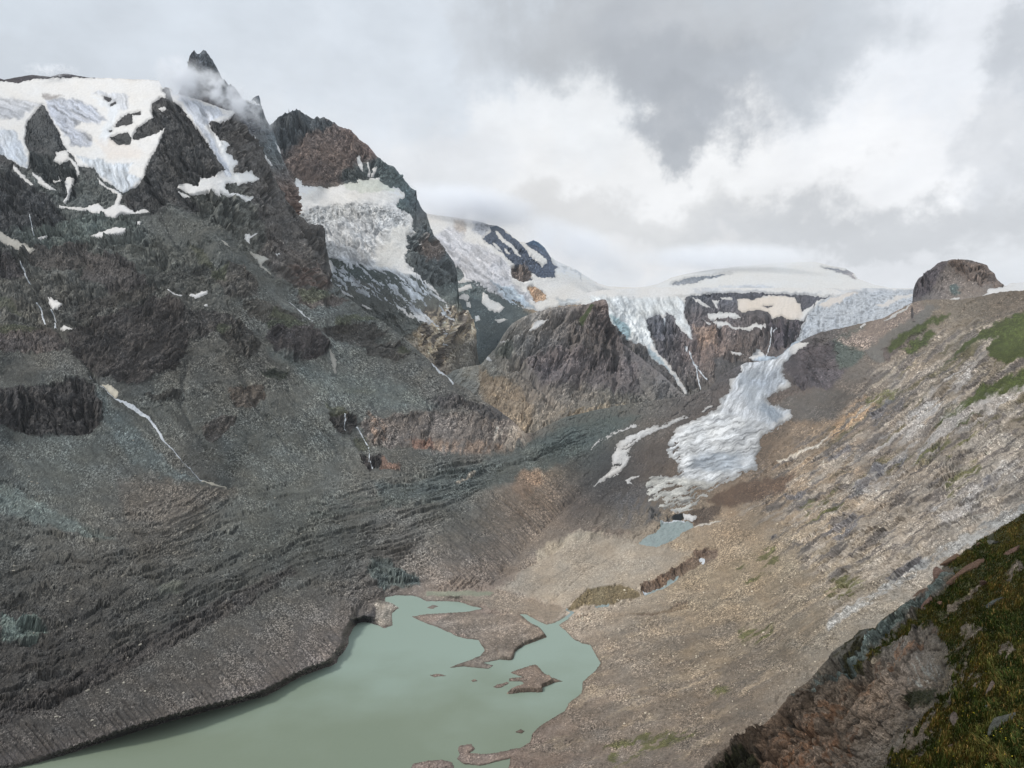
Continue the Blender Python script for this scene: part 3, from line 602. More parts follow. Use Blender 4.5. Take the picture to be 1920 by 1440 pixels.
for l_ in ([(0,560),(60,600),(110,640)], [(230,440),(300,500),(420,520)], [(170,470),(150,510)], [(300,545),(330,600),(400,640),(450,690)], [(480,610),(520,680),(560,720)], [(560,420),(600,500),(615,540)], [(500,330),(520,400),(560,470)], [(420,380),(460,440),(520,500),(600,590)], [(640,620),(720,640),(790,690)], [(220,540),(140,570)], [(380,200),(420,300),(470,380)], [(250,370),(300,400),(340,470)], [(350,680),(340,760),(400,860)], [(440,660),(480,760),(560,860)], [(540,730),(600,800),(660,880)], [(700,760),(760,820)]):
    A.groove(l_, 5, 3.5, warp=6)
for l_ in ([(320,390),(360,440),(400,470),(460,560),(520,610)], [(130,560),(220,520),(290,540),(340,580)], [(60,460),(140,455),(180,465)], [(400,480),(480,540),(560,600),(640,660)], [(310,240),(330,300),(340,380)], [(470,260),(520,360),(560,440),(600,520)], [(600,600),(660,595),(720,625),(780,690),(860,750)], [(20,700),(120,705),(190,730)], [(300,740),(360,735)]):
    A.bump(l_, 9, 4.5, warp=6)
# --- grass on ledges
for p, c in [([(355,458),(380,470),(400,500),(390,505),(362,475)], (84,84,58)), ([(395,505),(425,505),(422,525),(400,520)], (70,74,44)), ([(555,540),(610,542),(620,562),(570,565)], (84,90,62)),
 ([(498,605),(530,602),(572,610),(560,616),(500,614)], (66,72,42)), ([(625,600),(650,592),(690,597),(710,605),(660,605),(628,608)], (82,86,54)), ([(645,728),(680,730),(718,728),(700,736),(650,738)], (98,102,66)),
 ([(-40,614),(30,608),(70,610),(72,617),(20,622),(-40,630)], (62,70,34)), ([(612,755),(645,762),(652,778),(620,778)], (72,74,44)), ([(660,820),(690,820),(695,845),(670,845)], (80,82,56)), ([(-40,540),(20,560),(40,590),(-40,570)], (78,82,58)),
 ([(500,580),(540,595),(560,610),(500,598)], (88,92,62)), ([(740,655),(765,660),(768,668),(745,665)], (74,78,52)), ([(405,610),(430,612),(420,622),(405,620)], (84,92,64))]:
    z(p, c, f=5, warp=5, Ar=.4, amt=.62)
# scree of paler teal and tan tongues
z([(-40,895),(60,930),(160,985),(215,1010),(190,1015),(90,985),(-40,950)], (100,112,107), f=14, amt=.8)
z([(180,722),(230,780),(330,880),(400,905),(330,905),(240,860),(200,800)], (92,102,100), f=16, amt=.8)
z([(220,900),(330,905),(440,920),(330,975),(240,980)], (104,94,82), f=20, amt=.7)
z([(500,650),(600,690),(760,720),(820,760),(740,770),(600,740)], (100,107,101), f=22, amt=.8)
z([(700,900),(760,905),(900,860),(1060,800),(1150,775),(1200,785),(1090,850),(980,900),(850,935),(720,950)], (80,88,85), f=18, amt=.85)
z([(600,925),(700,930),(820,905),(830,925),(700,960),(560,980)], (74,80,74), f=14, amt=.6, thr=(170,1.2,0))
z([(975,885),(1010,880),(1020,905),(975,935),(960,915)], (142,116,94), f=16, amt=.7)
z(None, (146,134,116), f=4, line=[(855,905),(872,895),(890,884)], width=3)
z([(0,1150),(30,1165),(70,1160),(90,1180),(60,1205),(0,1200)], (92,104,96), f=8, Ar=1.4, Ai=1.6)
z([(300,1098),(345,1095),(340,1110),(300,1118)], (98,100,88), f=8)
# terminus pool debris
z([(690,1050),(720,1048),(790,1080),(785,1100),(720,1100),(690,1080)], (74,82,78), f=8, ang=15, Ar=1.6, Ai=1.8, Cs=.4)
z([(-60,1330),(100,1285),(300,1180),(420,1120),(540,1060),(560,1075),(420,1160),(300,1225),(120,1320),(-60,1380)], (66,60,56), f=14, amt=.75, ang='flow', Ar=.95, Ai=.7)
z([(655,1165),(705,1140),(705,1170),(672,1175)], (80,74,72), f=8, Ar=.2, Ai=.3)
z([(707,1125),(750,1128),(735,1150),(738,1175),(710,1172),(705,1150)], (158,146,130), f=5, Ar=.7, Ai=.9)
z([(-80,1430),(200,1370),(400,1310),(560,1255),(650,1215),(660,1240),(560,1290),(300,1375),(-80,1480)], (96,88,84), f=14, amt=.45)
# tan hump, gorge cliffs and delta
z([(940,1100),(1000,1060),(1060,1010),(1110,1000),(1200,1020),(1300,1035),(1210,1095),(1100,1110),(1060,1135),(930,1105)], (176,163,146), f=14, Ar=.3, Ai=.4, ang=150, sp=.08)
z([(1000,1035),(1040,1010),(1070,1000),(1130,1000),(1100,1012),(1050,1025),(1010,1050)], (196,182,160), f=8, amt=.6)
z([(1065,1140),(1080,1124),(1100,1106),(1140,1100),(1160,1098),(1182,1104),(1200,1112),(1200,1120),(1165,1125),(1150,1133),(1100,1132),(1070,1143)], (128,114,88), f=3, warp=2, ang=90, Ar=.7, Ai=.5)
z([(1200,1095),(1228,1086),(1250,1072),(1275,1060),(1290,1048),(1315,1046),(1312,1058),(1280,1078),(1255,1095),(1205,1112)], (108,90,76), f=3, warp=3, ang=100, Ar=1.3)
z([(1300,1030),(1345,1028),(1345,1042),(1325,1058),(1300,1045)], (104,88,76), f=6, warp=3, Ar=1.3)
z([(1270,1130),(1290,1125),(1290,1140),(1230,1155),(1180,1152),(1250,1146)], (112,96,80), f=4, warp=3, Ar=1.0)
z([(790,1110),(930,1108),(1000,1125),(1060,1140),(1040,1165),(960,1150),(860,1125),(800,1125)], (160,144,126), f=8, Ar=.2, Ai=.3, ang=10)
z([(805,1170),(850,1150),(960,1150),(1012,1178),(1030,1195),(965,1235),(920,1255),(840,1255),(905,1205)], (146,131,116), f=6, Ar=.25, Ai=.3, ang=172, Cs=.4)
z([(800,1108),(860,1108),(925,1110),(920,1117),(850,1117),(800,1116)], (152,154,128), f=3, warp=2, Ar=.05, Ai=.05, sp=.03)
z([(1000,1420),(1150,1180),(1400,1080),(1560,1120),(1440,1320),(1300,1460),(1000,1460)], (124,114,103), f=60, thr=('beds', .55, .06), amt=.55)
z([(1000,1420),(1150,1180),(1400,1060),(1600,1080),(1440,1320),(1300,1460),(1000,1460)], (176,158,134), f=60, thr=('beds', .7, .16), amt=.5)
z([(1230,1140),(1300,1060),(1440,1020),(1500,1060),(1400,1120),(1300,1160)], (178,160,132), f=40, thr=(160, .8, .0), amt=.25)
# dark crags, soil and grass of the right flank
z([(1325,935),(1380,905),(1430,900),(1490,884),(1470,920),(1420,935),(1380,948),(1350,952)], (104,86,72), f=8, Ar=.5, Ai=.6)
z([(1290,960),(1340,945),(1360,952),(1320,985),(1300,985)], (88,76,66), f=6)
z([(1468,655),(1500,645),(1560,640),(1590,690),(1560,730),(1500,728),(1475,700)], (84,78,80), f=10, ang=100, Ar=1.3, Ai=1.6, Cs=.4)
z([(1560,640),(1620,610),(1640,640),(1600,690),(1570,690)], (84,90,84), f=12, Ar=1.4, Ai=1.4)
z([(1480,745),(1560,730),(1600,740),(1560,790),(1500,790),(1440,765)], (108,102,96), f=14, Ar=.3, Ai=.5)
z([(1570,640),(1640,605),(1720,565),(1740,585),(1680,620),(1620,660)], (146,132,122), f=10, Ar=.4, Ai=.5, sp=.3)
z([(1620,660),(1700,600),(1740,570),(1760,575),(1720,615),(1650,680)], (122,118,112), f=8, Ar=.2, Ai=.2, sp=.05)
z([(1650,655),(1680,632),(1720,612),(1735,618),(1700,650),(1660,678)], (84,76,72), f=5, ang=145, Ar=2.0, Ai=2.0)
for p in ([(1658,652),(1690,625),(1740,600),(1782,586),(1775,596),(1740,612),(1700,640),(1668,662)], [(1990,560),(1920,585),(1870,605),(1830,628),(1765,690),(1790,672),(1840,640),(1868,632),(1852,652),(1858,668),(1885,682),(1920,668),(1990,640)],
          [(1750,800),(1800,755),(1850,720),(1925,690),(1990,660),(1990,700),(1925,725),(1850,765),(1790,805)], [(1690,655),(1740,620),(1760,625),(1710,665)]):
    z(p, (76,84,42), f=7, warp=7, Ar=.35, Ai=.5, Cs=.3, sp=.12, ang='beds')
for p, t in (([(1380,1060),(1450,1020),(1470,1050),(1400,1100)], .12), ([(1380,1180),(1450,1150),(1450,1200),(1390,1210)], .1), ([(1130,1400),(1220,1370),(1320,1370),(1250,1400),(1150,1440)], -.02), ([(1540,1110),(1620,1080),(1620,1110),(1560,1130)], .0), ([(1330,1290),(1365,1285),(1365,1302),(1335,1300)], -.1),
             ([(1770,900),(1830,860),(1840,880),(1780,940)], 0), ([(1560,1085),(1590,1075),(1600,1085),(1570,1100)], 0), ([(1620,740),(1680,730),(1680,760),(1620,760)], .0), ([(1700,870),(1800,800),(1860,790),(1780,860)], .1), ([(1500,950),(1600,900),(1620,930),(1520,990)], .12)):
    z(p, (96,96,58), f=8, warp=5, thr=('beds',1.8,t), amt=.85)
z([(1545,1172),(1560,1155),(1620,1118),(1700,1066),(1760,1030),(1840,990),(1990,900),(1990,930),(1840,1015),(1760,1052),(1700,1085),(1610,1142),(1556,1178)], (158,156,152), f=7, warp=7, ang='beds', Ar=.9, Cs=.45, thr=('beds', 1.8, -.2), amt=.9)
for p in ([(1740,960),(1850,895),(1990,800),(1990,830),(1860,930),(1780,985)], [(1600,900),(1700,830),(1820,750),(1990,700),(1990,730),(1830,790),(1720,870),(1620,930)], [(1600,860),(1680,800),(1780,700),(1850,660),(1800,740),(1700,830)]):
    z(p, (164,158,152), f=14, warp=8, thr=('beds',1.1,-.02), ang='beds', Ar=.9)
for p in ([(1550,850),(1590,830),(1600,850),(1560,870)], [(1470,930),(1510,920),(1515,940),(1480,952)], [(1545,1000),(1600,960),(1620,970),(1570,1020)], [(1440,1000),(1455,995),(1452,1015)], [(1660,1080),(1720,1040),(1730,1055),(1670,1095)], [(1840,900),(1865,895),(1870,915),(1845,920)], [(1630,770),(1690,740),(1700,760),(1640,800)], [(1580,930),(1640,870),(1660,880),(1600,945)], [(1640,880),(1700,850),(1700,870),(1650,895)]):
    z(p, (100,98,100), f=6, warp=8, ang='beds', Ar=1.5, Ai=1.4, thr=('beds',1.8,-.12), amt=.85)
z(None, (196,186,172), f=4, line=[(1460,868),(1500,850),(1540,828),(1560,812)], width=3)
z(None, (190,182,170), f=3, line=[(1300,984),(1330,980),(1350,974)], width=2)
z([(1560,800),(1620,740),(1650,760),(1600,800),(1540,840)], (172,146,118), f=12, thr=(145,1.4,0))
z([(1150,930),(1230,900),(1240,975),(1170,990)], (100,98,98), f=14, amt=.7, thr=(120,1.5,-.05))
# --- relief lines: gullies, moraine crests and scarps
g = A.groove
for ln, wd, dp in [([(930,1085),(990,1015),(1040,965),(1110,912)], 9, 6), ([(170,700),(240,765),(320,830),(380,895),(430,912)], 6, 4), ([(470,480),(545,562),(590,610),(625,655),(632,700)], 6, 4), 
 ([(228,1075),(240,1060),(290,1040),(335,1030),(400,1028)], 3, 3.5), ([(620,760),(650,800),(690,860)], 4, 3), ([(740,1060),(765,1062),(790,1078)], 3, 3), ([(120,640),(60,520),(30,480)], 8, 5), ([(150,660),(185,715)], 5, 5), ([(790,660),(850,716),(900,750)], 6, 3),
 ([(1205,1112),(1228,1098),(1262,1082),(1285,1065),(1310,1052)], 5, 7), ([(1070,1142),(1100,1134),(1135,1133)], 4, 4), ([(1095,1105),(1160,1096),(1200,1110)], 3, -4), ([(465,410),(480,470),(520,515)], 5, 4), ([(468,1128),(485,1138),(493,1152)], 2.5, 3),
 ([(660,1175),(690,1168),(705,1172)], 4, 5), ([(1030,1040),(1060,1000),(1100,975),(1170,990)], 5, 3), ([(950,1075),(1000,1055),(1040,1030),(1060,1010)], 5, 5), ([(820,760),(880,780),(930,790)], 5, 3), ([(1640,740),(1500,850),(1400,935)], 6, 4), ([(1850,700),(1700,850),(1580,1000)], 5, 4), ([(700,900),(760,905),(860,870),(960,845)], 5, 3)]:
    g(ln, wd, dp)
for ln, wd, hh in [([(-40,1200),(120,1150),(260,1105),(400,1090),(520,1040),(640,1000),(800,960)], 16, 5), ([(230,990),(400,965),(600,930),(760,915)], 10, 4), ([(300,1010),(480,985),(620,960)], 8, 3), ([(60,1270),(240,1180),(420,1100)], 10, 4), ([(1040,800),(1120,830),(1060,880)], 14, 3), ([(640,1140),(700,1080),(690,1050)], 12, 5),
 ([(330,395),(420,470),(480,560),(600,640)], 20, 6), ([(200,470),(290,550),(360,600),(430,660)], 18, 6), ([(1480,780),(1600,690),(1720,600)], 12, 4), ([(1500,900),(1650,780),(1800,660),(1920,600)], 18, 5), ([(620,530),(700,600),(800,700),(900,790)], 14, 4), ([(1075,1010),(1090,1000),(1105,1006)], 7, 9), ([(1150,1000),(1170,995),(1190,1005)], 7, 6),
 ([(50,1000),(180,1020),(300,1010)], 10, 3)]:
    A.bump(ln, wd, hh)

_rg = np.random.default_rng(5)
def along(line, t):
    L_ = np.array(line, float); d = np.r_[0, np.cumsum(np.hypot(*np.diff(L_, axis=0).T))]; return np.interp(t * d[-1], d, L_[:, 0]), np.interp(t * d[-1], d, L_[:, 1])
for i in range(46):
    t = (i + _rg.uniform(-.3, .3)) / 45; t = min(max(t, 0), 1); a_ = _rg.uniform(0, .45)
    x0, y0 = along([(770,1010),(830,960),(900,925),(960,900),(1020,875)], t); x1, y1 = along([(885,1092),(932,1078),(985,1015),(1040,965),(1085,925)], t)
    xa, ya = x0 + (x1 - x0) * a_, y0 + (y1 - y0) * a_
    g([(xa, ya), ((xa + x1) / 2 + 3, (ya + y1) / 2 - 2), (x1, y1)], _rg.uniform(1.8, 3.0), _rg.uniform(3, 6), warp=1.5)
for i in range(60):
    t = (i + _rg.uniform(-.3, .3)) / 59; t = min(max(t, 0), 1)
    x1, y1 = along([(20,1436),(200,1388),(417,1325),(600,1252),(650,1212)], t); a_ = _rg.uniform(.3, 1)
    g([(x1 - 50 * a_, y1 - 62 * a_), (x1 - 22 * a_, y1 - 30 * a_), (x1, y1)], _rg.uniform(1.8, 3.2), _rg.uniform(1.5, 3.5), warp=1.5)
icecol(A)
SM = []      # (mask, name, label, category, group)
def patch(s, name, label, cat, polys, holes=(), group=None, warp=2.5, thr=None, Ar=.1, Ai=.25, col=None, rag=None):
    w, m = snow_mask(s, polys, holes, warp, thr, rag)
    if w is None: print('OUT', label); return
    damp(s, w, m, Ar, Ai)
    SM.append((s, w, m, name, label, cat, group, col))
HOLES1 = [[(194,182),(208,183),(211,187),(205,190),(195,187)], [(217,187),(218,195),(208,200),(206,196)], [(215,237),(225,225),(230,217),(248,212),(250,230),(235,236)], [(250,213),(264,209),(264,215),(252,218)], [(205,260),(222,251),(240,249),(248,258),(243,272),(220,271)], [(203,243),(211,241),(212,245),(204,247)],
 [(305,168),(312,163),(320,167),(324,178),(318,186),(311,184),(310,175),(303,172)]]
patch(A, 'glacier', None, None, [[(-60,150),(0,152),(20,154),(30,155),(60,149),(95,147),(145,145),(220,147),(300,150),(322,166),(318,186),(300,182),(284,195),(288,220),(258,237),(248,260),(262,261),(285,251),(312,244),(296,272),(276,310),(272,330),(255,352),(230,360),(213,350),(195,340),(175,315),(148,312),(138,295),(122,277),(110,250),(103,232),(88,208),(80,196),(68,207),(50,230),(48,247),(47,267),(54,285),(56,297),(52,317),(30,307),(10,292),(-60,275)]], HOLES1)
patch(A, 'glacier', None, None, [[(320,168),(332,174),(375,184),(412,198),(436,205),(442,212),(422,228),(410,232),(390,227),(400,245),(420,272),(428,272),(422,285),(447,305),(438,315),(440,325),(470,322),(480,330),(486,337),(450,345),(425,343),(422,352),(432,362),(460,366),(475,372),(470,378),(450,371),(425,366),(412,358),(417,370),(400,358),(357,365),(333,355),(350,345),(370,347),(375,335),(400,332),(422,318),(410,300),(390,267),(362,230),(338,200),(324,190)]])
gz = lambda *a, **k: icezone(A, *a, **k)
gz([(-60,182),(40,185),(82,197),(60,207),(38,224),(-60,224)], (176,178,184), ang=20, f=8, amt=.85, contrast=.4, Ar=.5, Ai=.6)
gz([(-60,240),(25,245),(40,267),(52,297),(51,317),(30,307),(-60,272)], (188,194,202), ang=60, f=6, contrast=.3, Ar=.5)
gz([(88,185),(140,187),(182,202),(200,230),(175,235),(150,230),(142,240),(172,257),(172,275),(140,272),(120,255),(100,225),(88,205)], (170,174,184), ang=35, f=8, contrast=.5, Ar=.6, Ai=.7)
gz([(172,175),(212,174),(242,182),(238,207),(220,210),(215,195),(190,182)], (184,188,196), ang=80, f=6, contrast=.4, amt=.8, Ar=.4)
gz([(140,292),(200,305),(250,308),(238,325),(265,335),(250,355),(225,362),(175,318)], (196,202,208), ang=75, f=6, contrast=.35, Ar=.5, Ai=.7)
gz([(170,180),(225,195),(222,215),(200,275),(185,270),(205,210)], (226,229,232), ang=95, f=8, Ar=.1, contrast=.06)
gz([(180,265),(210,262),(270,285),(260,300),(200,295)], (226,208,192), f=14, Ar=.05, Ai=.1, contrast=.04, amt=.4)
gz([(322,172),(372,188),(420,215),(385,240),(430,310),(432,335),(420,330),(390,265),(350,205)], (196,200,208), ang=58, f=8, contrast=.3, Ar=.4, Ai=.4)
gz([(75,177),(105,179),(120,181),(100,185),(78,183)], (140,130,126), f=4, contrast=.2, Ar=.1, amt=.8)
# tongue of the valley glacier
TONGUE = [(1500,640),(1470,650),(1397,670),(1385,697),(1370,710),(1366,735),(1347,747),(1342,770),(1305,785),(1272,800),(1255,820),(1252,835),(1248,848),(1272,868),(1270,892),(1235,895),(1215,892),(1210,922),(1215,938),(1235,950),(1260,960),(1275,963),(1300,955),(1335,918),(1385,892),(1417,880),(1422,852),(1432,815),(1490,782),(1485,770),(1435,752),(1445,742),(1485,725),(1470,705),(1470,680),(1490,667),(1515,640)]
patch(A, 'glacier', None, None, [TONGUE], thr=[([(1200,890),(1290,905),(1340,910),(1300,965),(1200,960)], 165, 1.3, -.12, 9), ([(1235,840),(1275,820),(1290,900),(1230,900)], 140, 1.6, -.2, 9), ([(1290,925),(1360,895),(1420,870),(1430,890),(1340,940),(1300,965)], 160, 1.5, -.05, 9)], Ar=.3, Ai=.3, warp=3.5, rag=(158, 9))
patch(A, 'glacier', None, None, [[(1110,912),(1142,885),(1152,845),(1170,820),(1210,802),(1260,790),(1330,758),(1334,762),(1285,787),(1240,805),(1205,822),(1182,842),(1178,867),(1160,887),(1130,902)]], thr=[([(1100,920),(1130,895),(1190,890),(1150,925)], 150, 1.5, -.02, 9), ([(1230,800),(1340,750),(1340,770),(1240,815)], 160, 1.4, -.06, 9), ([(1140,900),(1175,810),(1260,780),(1250,810),(1190,850),(1160,900)], 145, 1.3, -.24, 9)], Ar=.2, rag=(150, 9))
patch(A, 'ice_band', 'thin broken line of pale ice along the dark debris left of the curved ice strip', 'ice band', [[(1104,846),(1112,835),(1128,824),(1150,810),(1192,794),(1194,798),(1152,815),(1130,828),(1114,839),(1107,848)]], thr=[([(1080,860),(1110,820),(1220,780),(1220,810),(1110,860)], 150, 2.0, .02, 8)])
patch(A, 'ice_band', 'small curled arc of white ice in the grey debris near the glacier snout', 'ice band', [[(1172,902),(1185,893),(1200,892),(1188,897),(1180,903),(1188,909),(1178,908)]])
gz([(1480,640),(1397,676),(1380,710),(1366,735),(1347,747),(1342,770),(1300,790),(1440,800),(1500,770),(1440,750),(1500,700)], (208,211,215), ang=118, f=14, contrast=.42, Ar=.22, Ai=.45, freq=1.5)
gz([(1250,820),(1342,770),(1440,800),(1490,782),(1420,880),(1330,915),(1270,900),(1245,850)], (216,217,217), ang=160, f=16, contrast=.5, Ar=.2, freq=1.4, Ai=.25)
gz([(1380,700),(1440,690),(1445,730),(1425,750),(1480,775),(1440,800),(1400,760),(1390,730)], (160,170,180), ang=110, f=18, contrast=.35, amt=.6, Ar=.35)
gz([(1300,855),(1360,848),(1420,850),(1420,875),(1340,890),(1290,875)], (138,148,158), ang=172, f=16, contrast=.55, amt=.75, Ar=.4)
gz([(1440,700),(1500,660),(1490,700),(1450,740),(1400,720)], (176,184,194), ang=110, f=10, contrast=.5, amt=.7)
gz([(1400,790),(1450,800),(1430,860),(1395,880),(1380,840)], (184,186,188), ang=160, f=14, contrast=.6, amt=.8)
gz(None, (140,137,132), line=TONGUE[3:-2], width=4, f=13, warp=6, contrast=.3, amt=.75, Ar=.5, ang=150)
gz(None, (150,146,140), line=[(1110,912),(1142,885),(1152,845),(1170,820),(1210,802),(1260,790),(1330,758),(1285,787),(1240,805),(1205,822),(1182,842),(1178,867),(1160,887),(1130,902)], width=2, f=7, warp=4, contrast=.3, amt=.7, Ar=.5, ang=150)
gz([(1205,890),(1340,905),(1300,965),(1205,950)], (204,202,194), ang=165, f=10, contrast=.4, Ar=.6, Ai=.7)
gz([(1290,925),(1360,895),(1330,920),(1300,950)], (150,146,138), ang=160, f=10, contrast=.5, amt=.8)
gz([(1430,752),(1445,760),(1470,785),(1455,795),(1425,770)], (120,134,148), ang=45, f=8, amt=.6)
patch(A, 'ice_cliff', 'short white ice cliff beside the black cave where the river leaves the glacier', 'ice cliff', [[(1281,964),(1290,965),(1305,966),(1306,971),(1298,976),(1284,975)]])
# small snow patches of the left flank: (label, polygon)
GP = 'snow patches on the dark left mountainside'
PATCHES = [
 ('narrow slanting snow strip below the hanging glacier at the left edge', [(25,308),(45,330),(62,347),(58,349),(42,335),(24,316)]),
 ('tapering snow wedge running down right beneath the dark left cone', [(60,322),(75,332),(105,357),(92,355),(75,345),(62,330)]),
 ('hooked upright snow patch left of the round dark knoll', [(100,337),(122,340),(125,330),(137,332),(137,347),(130,360),(128,375),(120,380),(115,377),(125,367),(122,342),(102,340)]),
 ('jagged snow patch touching the right foot of the dark left cone', [(105,285),(127,282),(130,295),(145,307),(150,330),(142,330),(142,315),(130,300),(112,305),(100,300),(107,292)]),
 ('largest ragged chain of snow below the hanging glacier tongue', [(108,382),(130,388),(160,390),(185,380),(197,392),(215,385),(220,364),(205,356),(185,344),(183,333),(200,350),(222,357),(230,365),(224,385),(235,385),(250,396),(275,394),(283,398),(262,401),(245,401),(225,400),(215,408),(198,408),(195,400),(175,400),(160,395),(130,393),(112,388)]),
 ('tiny snow fleck just under the ragged snow chain', [(255,413),(266,414),(262,420),(257,418)]),
 ('feathered flat snow patch above the teal ledge', [(168,443),(195,432),(217,424),(245,428),(228,437),(200,442),(185,446)]),
 ('short flat snow fleck beside the thin upper waterfall', [(70,443),(88,441),(86,445),(71,447)]),
 ('long greyish snow tongue pointing down right at the left edge', [(-40,415),(0,433),(15,442),(67,471),(55,476),(30,468),(-40,435)]),
 ('boot shaped snow patch beside the stepped waterfall', [(88,555),(95,560),(117,567),(112,575),(98,579),(90,567)]),
 ('small pale snow patch right of the waterfall foot on the dark ledge', [(109,613),(122,611),(142,617),(120,620)]),
 ('thin left snow patch of the pair on the middle ledge', [(312,551),(325,554),(343,553),(340,557),(326,559),(315,556)]),
 ('thicker right snow patch of the pair on the middle ledge', [(352,553),(370,551),(378,546),(389,545),(390,551),(376,557),(366,560)]),
 ('tiny snow fleck just below the thicker ledge patch', [(380,572),(388,570),(391,574),(384,575)]),
 ('snow patch shaped like a leaf high in the scree gully', [(460,435),(472,438),(485,437),(470,445),(472,456),(464,450)]),
 ('large irregular snow patch at the head of the grey scree gully', [(466,470),(480,475),(487,470),(508,482),(500,488),(492,494),(505,508),(513,517),(500,506),(488,495),(480,483)]),
 ('small wedge of snow on the brown rib', [(515,475),(525,474),(519,480)]),
 ('long thread of snow down the scree gully', [(545,562),(556,573),(568,582),(575,590),(587,602),(583,604),(570,595),(560,580)]),
 ('slim snow streak on the grey scree left of the gully', [(410,455),(420,459),(431,470),(420,466)]),
 ('dirty grey snow plug hanging below the dark cliff', [(617,655),(625,661),(631,670),(632,697),(626,696),(621,672)]),
 ('cream snow wedge beside the upper long waterfall', [(190,717),(207,722),(225,737),(217,743),(203,731)]),
 ('cream snow tongue at the foot of the long waterfall', [(372,896),(400,902),(433,913),(400,909)]),
 ('small oval snow patch on the dark upper cone', [(297,202),(310,199),(313,204),(303,207)]),
 ('small snow scrap below the forked snow gully', [(338,366),(350,365),(358,372),(348,375)]),
 ('sliver of snow beside the glacier edge on the dark ridge right', [(412,262),(425,265),(431,275),(422,278)]),
 ('white snow wedge lying against the far icefall on the right flank', [(1655,602),(1680,588),(1712,568),(1700,580),(1672,597)]),
 ('small white snow patch on the green crag below the icefall', [(1612,612),(1622,606),(1624,609),(1614,616)])]
for lab, p in PATCHES:
    patch(A, 'snow_patch', lab, 'snow patch', [p], group=GP if 'right flank' not in lab and 'crag' not in lab else None, warp=2.0, col=(176,172,162) if 'grey' in lab else ((206,198,180) if 'cream' in lab else None))
A.C *= np.exp(.26 * fbm(A.PX / 95, A.PY / 55, 4, 970) + .22 * fbm(A.PX / 26, A.PY / 15, 4, 971, gain=.65))[..., None] * np.array([1, 1, 1], f32)
A.bang = 'flowbed' if 'flowbed' in A.fields else 150
_l = (.3 * sstep((1050 - A.PX) / 200))[..., None]; A.C += _l * (A.C.mean(-1, keepdims=True) - A.C)
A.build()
# shore: ground meets the water level exactly along the lake outline
Xw = A.PX + A.wx * 3; Yw = A.PY + A.wy * 2.2
dl = sdf(LAKE, Xw, Yw, 60)
di = {k: sdf(v, A.PX + A.wx * 4, A.PY + A.wy * 2.5, 60) for k, v in ISLES.items()}
dI = np.maximum.reduce(list(di.values()))
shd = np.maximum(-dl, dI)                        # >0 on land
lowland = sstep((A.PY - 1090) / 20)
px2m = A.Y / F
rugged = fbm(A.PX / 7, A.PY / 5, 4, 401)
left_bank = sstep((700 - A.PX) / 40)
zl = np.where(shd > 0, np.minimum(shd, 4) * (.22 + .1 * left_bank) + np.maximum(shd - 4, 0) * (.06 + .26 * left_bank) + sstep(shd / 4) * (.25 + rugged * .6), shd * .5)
zc = A.P[..., 2]
near = sstep(1 - (shd - 1) / 14) * sstep((A.PY - 1085) / 30)
v_ = (720 - A.PY) / F
Yr = (CAMZ - zl) / np.maximum(-v_, .05)
tgt = np.stack([(A.PX - 960) / F * Yr, Yr, zl], -1)
A.P = A.P + (tgt - A.P) * near[..., None]
low = (A.P[..., 2] < .4) & (shd > 0) & (A.PY > 1090); A.P[..., 2] = np.where(low, .4, A.P[..., 2])
deep = (shd < -3) ; A.P[..., 2] = np.where(deep & (A.PY > 1110), np.minimum(A.P[..., 2], -2), A.P[..., 2])
# raised far-side block of the main island
blk = sdf([(952,1300),(958,1295),(985,1285),(1005,1276),(1030,1268),(1038,1280),(1018,1289),(1017,1297),(994,1297)], A.PX + A.wx * 3, A.PY + A.wy * 2, 20)
A.P[..., 2] += sstep(blk / 3 + .4) * 3.2
scarp = sdf([(963,1237),(966,1222),(985,1207),(1010,1199),(1024,1193),(1015,1180),(960,1175),(930,1220),(940,1236)], A.PX + A.wx * 4, A.PY + A.wy * 3, 30)
A.P[..., 2] += sstep(scarp / 2.5 + .4) * sstep(1 - scarp / 26) * 2.6
ice_finish(A)
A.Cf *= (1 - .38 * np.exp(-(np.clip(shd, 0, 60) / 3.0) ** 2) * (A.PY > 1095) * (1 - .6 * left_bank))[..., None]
cx, cy = A.cellc()
isl_done = np.zeros(cx.shape, bool)
def cellmask(d, t=-1.0): return np.maximum.reduce([d[:-1, :-1], d[1:, :-1], d[:-1, 1:], d[1:, 1:]]) > t
ISL_LAB = {'main': ('rock_islet', 'largest brown rocky islet with a dark slabby front in the milky green lake', 'islet'),
 'sliver': ('rock_islet', 'slim brown sliver of rock just left of the largest islet', 'islet'),
 'bar': ('gravel_bar', 'small low gravel streak in mid lake off the delta tip', 'gravel bar'),
 'isthmus': ('gravel_bar', 'curved brown gravel bar between the lake and the small blue pool at the bottom edge', 'gravel bar'),
 'spit': ('gravel_bar', 'rounded brown gravel hump cut by the bottom edge of the picture', 'gravel bar'),
 'speck': ('gravel_bar', 'tiny gravel speck near the lower right lake shore', 'gravel bar'),
 'speck2': ('gravel_bar', 'tiny pale gravel speck in the lake left of the largest islet', 'gravel bar'),
 'shoal': ('gravel_bar', 'faint low shoal in the shallow head of the lake', 'gravel bar')}
for k, d in di.items():
    mk = cellmask(d, -1.5) & ~isl_done; isl_done |= mk
    o = A.emit(ISL_LAB[k][0], mk, back=False); tag(o, ISL_LAB[k][1], ISL_LAB[k][2])
